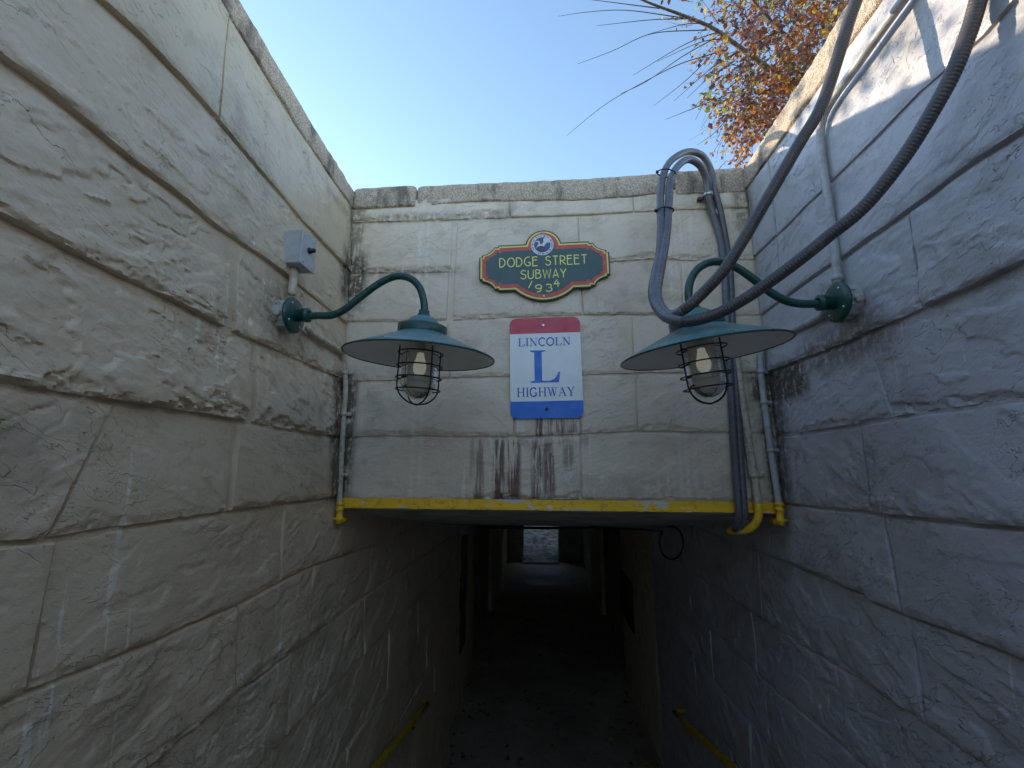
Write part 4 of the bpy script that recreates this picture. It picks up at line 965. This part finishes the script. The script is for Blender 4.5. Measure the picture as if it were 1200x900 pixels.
# --- highway sign
SERIF_T, th = 1.0, .36
def srf(x, y, w=.26): return ([(x-w/2, y), (x+w/2, y)], th)
SER = {'L': (.66, [[(.14, .03), (.14, .97)], srf(.14, .97, .30), ([(0, .03), (.60, .03)], th), ([(.58, .02), (.63, .28)], .7)]),
       'I': (.30, [[(.15, .03), (.15, .97)], srf(.15, .97, .30), srf(.15, .03, .30)]),
       'N': (.80, [([(.13, .03), (.13, .97)], th), [(.12, .95), (.64, .05)], ([(.66, .0), (.66, .97)], th), srf(.10, .97, .26), srf(.13, .03, .28), srf(.66, .97, .28)]),
       'C': (.70, [arc(.38, .5, .34, .48, 50, 310, 16), ([(.60, .68), (.62, .97)], .5), ([(.60, .86), (.60, .88)], .5)]),
       'O': (.78, [arc(.39, .5, .35, .47, 0, 360, 24)]),
       'H': (.82, [[(.15, .03), (.15, .97)], [(.67, .03), (.67, .97)], ([(.15, .5), (.67, .5)], th), srf(.15, .97, .3), srf(.15, .03, .3), srf(.67, .97, .3), srf(.67, .03, .3)]),
       'G': (.78, [arc(.39, .5, .34, .48, 50, 318, 16), [(.64, .10), (.64, .42)], srf(.62, .43, .30), ([(.61, .70), (.63, .97)], .5)]),
       'W': (1.02, [[(.12, .97), (.34, .04)], ([(.34, .04), (.52, .95)], th), [(.50, .95), (.70, .04)], ([(.70, .04), (.90, .97)], th), srf(.12, .97, .26), srf(.50, .97, .24), srf(.90, .97, .24)]),
       'A': (.78, [([(.10, .03), (.38, .97)], th), [(.36, .97), (.66, .03)], ([(.20, .34), (.56, .34)], th), srf(.10, .03, .24), srf(.66, .03, .28)]),
       'Y': (.74, [[(.10, .97), (.38, .46)], ([(.38, .46), (.64, .97)], th), [(.38, .48), (.38, .03)], srf(.10, .97, .26), srf(.64, .97, .24), srf(.38, .03, .3)])}
sc_, SW, SH, rs = atY((639.5, 429.5), D-.03), .338, .489, rad(0.9)
def fs(x, y, d): return (sc_[0]+x*math.cos(rs)-y*math.sin(rs), D-.021-d-(y*.006), sc_[2]+x*math.sin(rs)+y*math.cos(rs))
def rrect(w, h, r, y0=None, y1=None, n=8):
    pts = []
    for cx, cy, a in ((w/2-r, h/2-r, 0), (-w/2+r, h/2-r, 90), (-w/2+r, -h/2+r, 180), (w/2-r, -h/2+r, 270)): pts += arc(cx, cy, r, r, a, a+90, n)
    out = []
    for i in range(len(pts)):
        p, q = pts[i], pts[(i+1) % len(pts)]
        def clip(c): return (y0 is None or c[1] >= y0) and (y1 is None or c[1] <= y1)
        if clip(p): out.append(p)
        for lim in (y0, y1):
            if lim is not None and (p[1]-lim)*(q[1]-lim) < 0:
                f_ = (lim-p[1])/(q[1]-p[1]); out.append((p[0]+(q[0]-p[0])*f_, lim))
    return out
M['sign_white'] = mat_simple('sign_white_paint', (.90, .90, .89), .35, var=.25, vscale=12, dark=(.80, .80, .78), bump=.0004, bscale=200)
M['sign_red'] = mat_simple('sign_red_paint', (.62, .05, .085), .35, var=.25, vscale=20, dark=(.52, .05, .075))
M['sign_blue'] = mat_simple('sign_blue_paint', (.02, .17, .68), .35, var=.25, vscale=20, dark=(.02, .14, .56))
M['sign_ink'] = mat_simple('sign_blue_ink', (.025, .09, .48), .4)
M['sign_back'] = mat_simple('bare_aluminium', (.35, .35, .36), .45, .7)
t = thing('highway_sign', 'red, white and blue rectangular metal sign with a big blue L reading LINCOLN HIGHWAY', 'sign', (sc_[0], D-.02, sc_[2]-SH/2))
mb = MB(); mb.prism(rrect(SW, SH, .034), fs, 0, .0025); mb.build('panel', M['sign_white'], t, False)
yr_, yb_ = SH/2-.16*SH, -SH/2+.165*SH
mb = MB(); mb.prism(rrect(SW+.0004, SH+.0004, .034, yr_, None), fs, .0004, .0030); mb.build('red_band', M['sign_red'], t, False)
mb = MB(); mb.prism(rrect(SW+.0004, SH+.0004, .034, None, yb_), fs, .0004, .0030); mb.build('blue_band', M['sign_blue'], t, False)
ux = lambda u: (u-.5)*SW
vy = lambda v: SH/2-v*SH
word(t, M['sign_ink'], fs, 'LINCOLN', SER, ux(.12), vy(.288), .083*SH, .74*SW, .0058, .0026, space=.10)
word(t, M['sign_ink'], fs, 'HIGHWAY', SER, ux(.09), vy(.79), .088*SH, .80*SW, .0060, .0026, space=.08)
px_ = lambda x, y: (ux((x-103)/467.0), vy((y-42)/672.0))
Lp = [px_(*p) for p in ((236, 266), (336, 266), (336, 274), (312, 278), (312, 468), (330, 471), (360, 470), (385, 462), (402, 447), (418, 414), (430, 411), (420, 482), (236, 482), (236, 473), (263, 469), (263, 278), (236, 274))]
mb = MB(); mb.prism(Lp[::-1], fs, .0026, .0034); mb.build('big_letter', M['sign_blue'], t, False)
for (u, v), mt in (((.48, .08), M['strap']), ((.50, .912), M['brown_plate'])):
    mb = MB(); mb.lathe([(.0085, 0), (.0085, .0016), (.0062, .0036), (.0062, .0052), (.0005, .0056)], fs(ux(u), vy(v), .003), (0, -1, 0), 6); mb.build('bolt', mt, t, False)

# ================================================================== HANDRAILS, PASSAGE DETAILS
def rail(p0, p1, X, sgn, label):
    a, b = atX(p0, X), atX(p1, X); d = (b-a)/np.linalg.norm(b-a); st = a-d*3.2
    t = thing('handrail', label, 'handrail', (X, b[1], b[2]-.05), 'yellow handrails on the side walls')
    mb = MB(); mb.tube([st+(b-st)*k for k in np.linspace(0, 1, 20)], .021, 14); mb.build('rail', M['rail_yellow'], t)
    mb = MB(); mb.tube([b-d*.01, b+d*.004+np.array([sgn*.02, 0, 0.01]), b+d*.01+np.array([sgn*.085, 0, .012])], .013, 10); mb.build('return', M['rail_yellow'], t)
    for q in (.34, 1.35, 2.5):
        c = b-d*q; mb = MB()
        mb.tube(spline([c+np.array([0, 0, -.018]), c+d*.05+np.array([0, 0, -.055]), c+d*.10+np.array([sgn*.03, 0, -.075]), c+d*.13+np.array([sgn*.085, 0, -.070])], .01), .010, 8)
        mb.build('bracket', M['rail_yellow'], t)
rail((440, 900), (500, 825), -.865, -1, 'yellow pipe handrail sloping down the left wall')
rail((868, 908), (791, 835), .965, 1, 'yellow pipe handrail sloping down the right wall')

c = atX((734, 702), TR-.004)
t = thing('wall_panel', 'narrow brown metal panel on the cream plaster of the right passage wall', 'panel', c)
y0, y1 = atX((741, 690), TR-.004)[1], atX((727, 690), TR-.004)[1]
zt_, zb2 = atX((734, 674), TR-.004)[2], atX((734, 726), TR-.004)[2]
mb = MB(); mb.obox((TR-.002, (y0+y1)/2, (zt_+zb2)/2), (1, 0, 0), (0, 1, 0), (0, 0, 1), .012, (y1-y0)/2, (zt_-zb2)/2, .003); mb.build('plate', M['brown_plate'], t, False)
mb = MB(); mb.obox((TR-.016, (y0+y1)/2, (zt_+zb2)/2), (1, 0, 0), (0, 1, 0), (0, 0, 1), .006, (y1-y0)/2-.06, (zt_-zb2)/2-.06, .003); mb.build('door', M['brown_plate'], t, False)
# brown peeling streak on the first left pier
mb = MB(); k = 0
a_, b_ = atX((541, 640), TL+.002)[1], atX((547, 640), TL+.002)[1]
M['peel'] = mat_peel('peeling_brown_paint', (0.10, 0.055, 0.030), (0.33, 0.28, 0.20), 9, 0.46, 0.56, .8, (1, 1.6, .5))
ys, zs = np.meshgrid(np.linspace(a_, b_, 10), np.linspace(-2.05, -.80, 40))
xx = TL + .012 + .004*fbm(ys*5, zs*5, 3, 91)
yy = ys + .10*fbm(zs*2.2, zs*0+1.7, 3, 92)*np.sign(ys-(a_+b_)/2)
V = np.stack([xx, yy, zs], -1).reshape(-1, 3); id_ = np.arange(ys.size).reshape(ys.shape)
o = link_mesh('peeling_patch', V, np.stack([id_[:-1,:-1], id_[:-1,1:], id_[1:,1:], id_[1:,:-1]], -1).reshape(-1, 4).tolist(), M['peel'], ILW)
o.modifiers.new('thickness', 'SOLIDIFY').thickness = 0.02
c = atX((545, 619), TL+.05)
t = thing('junction_box', 'small grey box at the top of the left passage wall', 'box', c)
mb = MB(); mb.obox(c, (1, 0, 0), (0, 1, 0), (0, 0, 1), .055, .11, .05, .004); mb.build('housing', M['box_grey'], t, False)
mb = MB(); mb.obox(c-np.array([0, .114, 0]), (1, 0, 0), (0, 1, 0), (0, 0, 1), .050, .004, .045, .002); mb.build('cover', M['box_grey'], t, False)
# hanging black cable with a ring on the right, and the cross pipe deep inside
lc = atY((787, 636), 3.1)
ringp = [lc+np.array([.092*math.cos(a), .05*math.cos(a), .105*math.sin(a)]) for a in np.linspace(rad(110), rad(462), 40)]
lead = [atY((690, 617), 3.6), atY((730, 619), 3.45), atY((762, 621.5), 3.3)]
V, Fc = sweep(spline(lead+ringp[3:], .01), .006, 8); o = link_mesh('hanging_cable', V, Fc, M['black_wire']); tag(o, 'thin black cable hanging in a ring from the right passage wall', 'cable')
Yp = 6.0; pp = [atY(p, Yp) for p in ((560, 617.5), (605, 618.2), (640, 618.8), (668, 618.2), (720, 617.2))]
V, Fc = sweep(spline(pp, .05), .018, 8); o = link_mesh('cross_pipe', V, Fc, M['black_wire']); tag(o, 'thin dark pipe crossing under the passage ceiling, against the far daylight', 'pipe')

# ================================================================== FALLEN LEAVES ON THE PASSAGE FLOOR
leafm = []
for nm, c in (('leaf_rust', (.24, .085, .035)), ('leaf_brown', (.13, .066, .058)), ('leaf_yellow', (.52, .33, .04)), ('leaf_orange', (.38, .115, .022)), ('leaf_green', (.22, .26, .05)), ('leaf_plum', (.13, .060, .075))):
    T = NT(nm); T.set(Base_Color=c, Roughness=.55)
    tl = T.n('BsdfTranslucent'); tl.inputs[0].default_value = (*[min(1, v*1.3) for v in c], 1)
    mx = T.n('MixShader'); mx.inputs[0].default_value = .38; T.l(T.b.outputs[0], mx.inputs[1]); T.l(tl.outputs[0], mx.inputs[2]); T.l(mx.outputs[0], T.out.inputs[0]); leafm.append(T.m)
def leaf(mb, c, d, nrm, L, w, bend=.15):
    d = np.asarray(d, float); d /= np.linalg.norm(d); s = np.cross(nrm, d); s /= np.linalg.norm(s)+1e-9; u = np.cross(d, s)
    b = bend*L
    V = [c, c+d*L*.35+s*w*.5+u*b*.4, c+d*L*.72+s*w*.36+u*b*.2, c+d*L-u*b, c+d*L*.72-s*w*.36+u*b*.2, c+d*L*.35-s*w*.5+u*b*.4, c+d*L*.5]
    mb.add(V, [(0, 1, 6, 5), (1, 2, 3, 6), (6, 3, 4, 5)])
mb = MB()
for i in range(300):
    side = random.random() < .7; y = random.uniform(3.6, 9.5)
    x = (random.choice((TL+.03, TR-.03)) + random.gauss(0, .16)) if side else random.uniform(TL, TR)
    if x < TL+.02 or x > TR-.02: continue
    mb.mi = random.choice((0, 1, 1, 1, 2, 5)); a = random.uniform(0, 6.28)
    leaf(mb, np.array([x, y, FLOOR+.012+random.random()*.01]), (math.cos(a), math.sin(a), random.uniform(-.1, .2)), np.array([random.gauss(0, .25), random.gauss(0, .25), 1]), random.uniform(.035, .07), random.uniform(.025, .045), random.uniform(-.2, .3))
o = mb.build('leaf_litter', leafm, None, True); o['kind'] = 'stuff'; o['label'] = 'fallen brown leaves scattered along the passage floor'

# ================================================================== THE TREE BEHIND THE RIGHT WALL
def mat_bark():
    T = NT('brown_bark'); P = T.pos(); n = T.noise(T.scaled(P, (1, 1, .4)), 30, 5, .65)
    T.set(Base_Color=T.mix(T.ramp(n, .35, .65), (.075, .052, .045), (.17, .125, .10)), Roughness=.8); T.set(Normal=T.bump(n, .01, .7)); return T.m
M['bark'] = mat_bark()
M['twig'] = mat_simple('plum_twig', (.075, .045, .055), .6, var=.5, vscale=9, dark=(.16, .11, .10))
base = np.array([3.15, 3.7, GZ])
t = thing('autumn_tree', 'tree with orange, brown and yellow autumn leaves leaning over the right wall', 'tree', base)
YT = 3.1
node = [base, base+np.array([-.05, -.05, .7]), np.array([2.85, 3.55, 2.5]), np.array([2.55, 3.4, 3.1])]
mb = MB(); P = spline(node, .05); mb.tube(P, np.linspace(.10, .05, len(P)), 12); mb.build('trunk', M['bark'], t)
limb = MB()
mainl = [np.array([2.55, 3.4, 3.1])] + [atY(p, Y) for p, Y in (((935, 105), 3.25), ((900, 80), 3.2), ((866, 55), 3.15), ((835, 33), 3.1), ((800, 18), 3.05), ((760, 3), 3.0), ((715, -18), 2.95))]
P = spline(mainl, .03); limb.tube(P, np.linspace(.030, .005, len(P)), 8)
for extra in ([np.array([2.75, 3.5, 2.75])]+[atY(p, Y) for p, Y in (((985, 40), 3.7), ((985, -60), 3.7), ((940, -150), 3.6))],
              [np.array([2.85, 3.55, 2.5])]+[atY(p, Y) for p, Y in (((1000, 110), 3.5), ((940, 60), 3.4), ((890, 10), 3.3), ((850, -40), 3.3))],
              [np.array([2.9, 3.6, 2.2])]+[atY(p, Y) for p, Y in (((960, 175), 3.7), ((915, 150), 3.6), ((880, 140), 3.5))]):
    P = spline(extra, .03); limb.tube(P, np.linspace(.035, .007, len(P)), 7)
limb.build('limb', M['bark'], t)
tw = MB()
TW = [([(829, 35), (762, 40), (717, 60), (677, 75)], 3.05), ([(853, 58), (797, 75), (755, 96), (710, 122), (664, 159)], 3.1), ([(839, 44), (800, 66), (755, 97), (727, 110)], 3.0),
      ([(846, 52), (804, 94), (766, 124)], 3.2), ([(850, 112), (815, 126), (780, 140)], 3.3), ([(801, 21), (731, 12), (690, 14), (654, 19)], 3.0), ([(773, 10), (727, 4), (671, -3)], 2.95),
      ([(842, 28), (828, 8), (818, -6)], 3.1), ([(858, 130), (838, 155), (817, 170)], 3.2), ([(860, 72), (830, 92), (805, 115)], 3.1), ([(838, 205), (845, 195), (852, 188)], 3.0), ([(866, 60), (840, 80), (830, 110), (815, 140)], 3.2)]
for (x0, y0), (x1, y1), Y in (((862, 62), (790, 118), 3.1), ((855, 45), (770, 72), 3.15), ((870, 90), (822, 150), 3.2), ((880, 110), (838, 168), 3.3), ((846, 36), (742, 88), 3.1), ((835, 28), (760, 40), 3.05), ((815, 22), (700, 30), 3.0), ((875, 70), (808, 130), 3.2), ((890, 130), (846, 182), 3.2)):
    TW.append(([(x0, y0), (x0*.6+x1*.4+rng.uniform(-6, 6), y0*.6+y1*.4-rng.uniform(2, 9)), (x1, y1)], Y))
for ps, Y in TW:
    P = spline([atY(p, Y+.03*i) for i, p in enumerate(ps)], .02); tw.tube(P, np.linspace(.0046, .0014, len(P)), 5)
lf = MB(); rnd = random.Random(11)
def strand(p, d, L, droop, nl, leafy=1.0, r=.003, cols=(0, 0, 1, 1, 1, 2, 3, 3, 5, 4)):
    pts = [p]; d = np.asarray(d, float); d /= np.linalg.norm(d); n_ = 7
    for k in range(n_):
        d = d+np.array([rnd.gauss(0, .16), rnd.gauss(0, .16), rnd.gauss(0, .12)-droop/n_]); d /= np.linalg.norm(d); pts.append(pts[-1]+d*L/n_)
    P = spline(pts, .03); tw.tube(P, np.linspace(r, r*.4, len(P)), 4)
    base_c = rnd.choice(cols)
    for k in range(int(nl*leafy)):
        i = rnd.randrange(len(P)//5, len(P)); q = P[i]+np.array([rnd.gauss(0, .012) for _ in range(3)])
        dd = np.array([rnd.gauss(0, 1), rnd.gauss(0, 1), rnd.gauss(-.7, .6)]); nn = np.array([rnd.gauss(0, 1) for _ in range(3)])
        lf.mi = base_c if rnd.random() < .55 else rnd.choice(cols)
        Ls = rnd.uniform(.026, .054); leaf(lf, q, dd, nn, Ls, Ls*rnd.uniform(.5, .75), rnd.uniform(-.1, .35))
    return pts
def P3(x, y, Y): return atY((x, y), Y)
# dense part: strands start on points inside the crown volume near the limbs
for i in range(560):
    u = rnd.random()
    x = rnd.uniform(865, 1015); y = rnd.uniform(-80, 140)
    Y = rnd.uniform(3.0, 4.3)
    if x < 880 and y > 60 and rnd.random() < .5: continue
    strand(P3(x, y, Y), (rnd.uniform(-1, .4), rnd.uniform(-.8, .6), rnd.uniform(-.7, .6)), rnd.uniform(.25, .6), rnd.uniform(.2, .9), rnd.uniform(6, 16), 1.0, .0034, (0, 1, 1, 1, 5, 5, 1, 0, 2, 5, 3, 4))
# thin hanging strings at the outer left
for i in range(110):
    x = rnd.uniform(835, 900); y = rnd.uniform(20, 135); Y = rnd.uniform(2.9, 3.6)
    strand(P3(x, y, Y), (rnd.uniform(-1, -.2), rnd.uniform(-.4, .4), rnd.uniform(-.8, .1)), rnd.uniform(.25, .5), rnd.uniform(.5, 1.2), rnd.uniform(3, 8), 1.0, .0022, (1, 1, 5, 0, 2, 2, 3, 4))
for i in range(16):
    x = rnd.uniform(800, 870); y = rnd.uniform(-20, 30); strand(P3(x, y, 3.1), (rnd.uniform(-1, .3), 0, rnd.uniform(-.2, .8)), .3, .2, 6, 1, .0022)
for i in range(90):
    x = rnd.uniform(855, 940); y = rnd.uniform(90, 170); Y = rnd.uniform(3.0, 3.8)
    strand(P3(x, y, Y), (rnd.uniform(-.8, .3), rnd.uniform(-.3, .3), rnd.uniform(-1, -.3)), rnd.uniform(.2, .4), .6, rnd.uniform(5, 10), 1, .0022, (1, 1, 5, 0, 2, 3, 3))
for i in range(90):
    x = rnd.uniform(880, 1040); y = rnd.uniform(-260, -60); Y = rnd.uniform(3.0, 4.6)
    strand(P3(x, y, Y), (rnd.uniform(-1, 1), rnd.uniform(-1, 1), rnd.uniform(-.5, .8)), .5, .4, 12, 1, .003)
for i in range(42):                                    # bright clumps low over the coping
    x = rnd.uniform(868, 985); y = 205-1.55*(x-868)+rnd.uniform(-75, -12)
    for q in range(3): strand(P3(x+rnd.uniform(-9, 9), y+rnd.uniform(-9, 9), 3.0+rnd.uniform(0, .5)), (rnd.uniform(-.7, .3), rnd.uniform(-.4, .3), rnd.uniform(-.8, .2)), rnd.uniform(.15, .3), .4, rnd.uniform(7, 13), 1, .0022, (3, 3, 0, 0, 2, 3))
tw.build('twigs', M['twig'], t)['kind'] = 'stuff'
lf.build('foliage', leafm, t)['kind'] = 'stuff'

# ================================================================== SHRUB ON THE LEFT BANK (its shade dapples the sunny top of the right wall)
sb = np.array([-2.75, 3.35, GZ])
t = thing('shrub', 'leafy shrub growing on the bank behind the left wall', 'shrub', sb)
tw, lf = MB(), MB()
for i in range(9):
    a = rnd.uniform(0, 6.28); P = spline([sb+np.array([.06*math.cos(a), .06*math.sin(a), -.05]), sb+np.array([.2*math.cos(a), .25*math.sin(a), .45]), sb+np.array([.35*math.cos(a), .55*math.sin(a), rnd.uniform(.8, 1.2)])], .05)
    tw.tube(P, np.linspace(.016, .004, len(P)), 5)
for i in range(280):
    p = sb+np.array([rnd.gauss(0, .25), rnd.uniform(-1.0, .75), abs(rnd.gauss(0, .50))+.25])
    for k in range(rnd.randrange(3, 9)):
        q = p+np.array([rnd.gauss(0, .045) for _ in range(3)]); lf.mi = rnd.choice((0, 1, 2, 4, 4, 4))
        Ls = rnd.uniform(.045, .085); leaf(lf, q, [rnd.gauss(0, 1) for _ in range(3)], np.array([rnd.gauss(0, 1) for _ in range(3)]), Ls, Ls*.6, .1)
tw.build('stems', M['twig'], t)['kind'] = 'stuff'
lf.build('foliage', leafm, t)['kind'] = 'stuff'
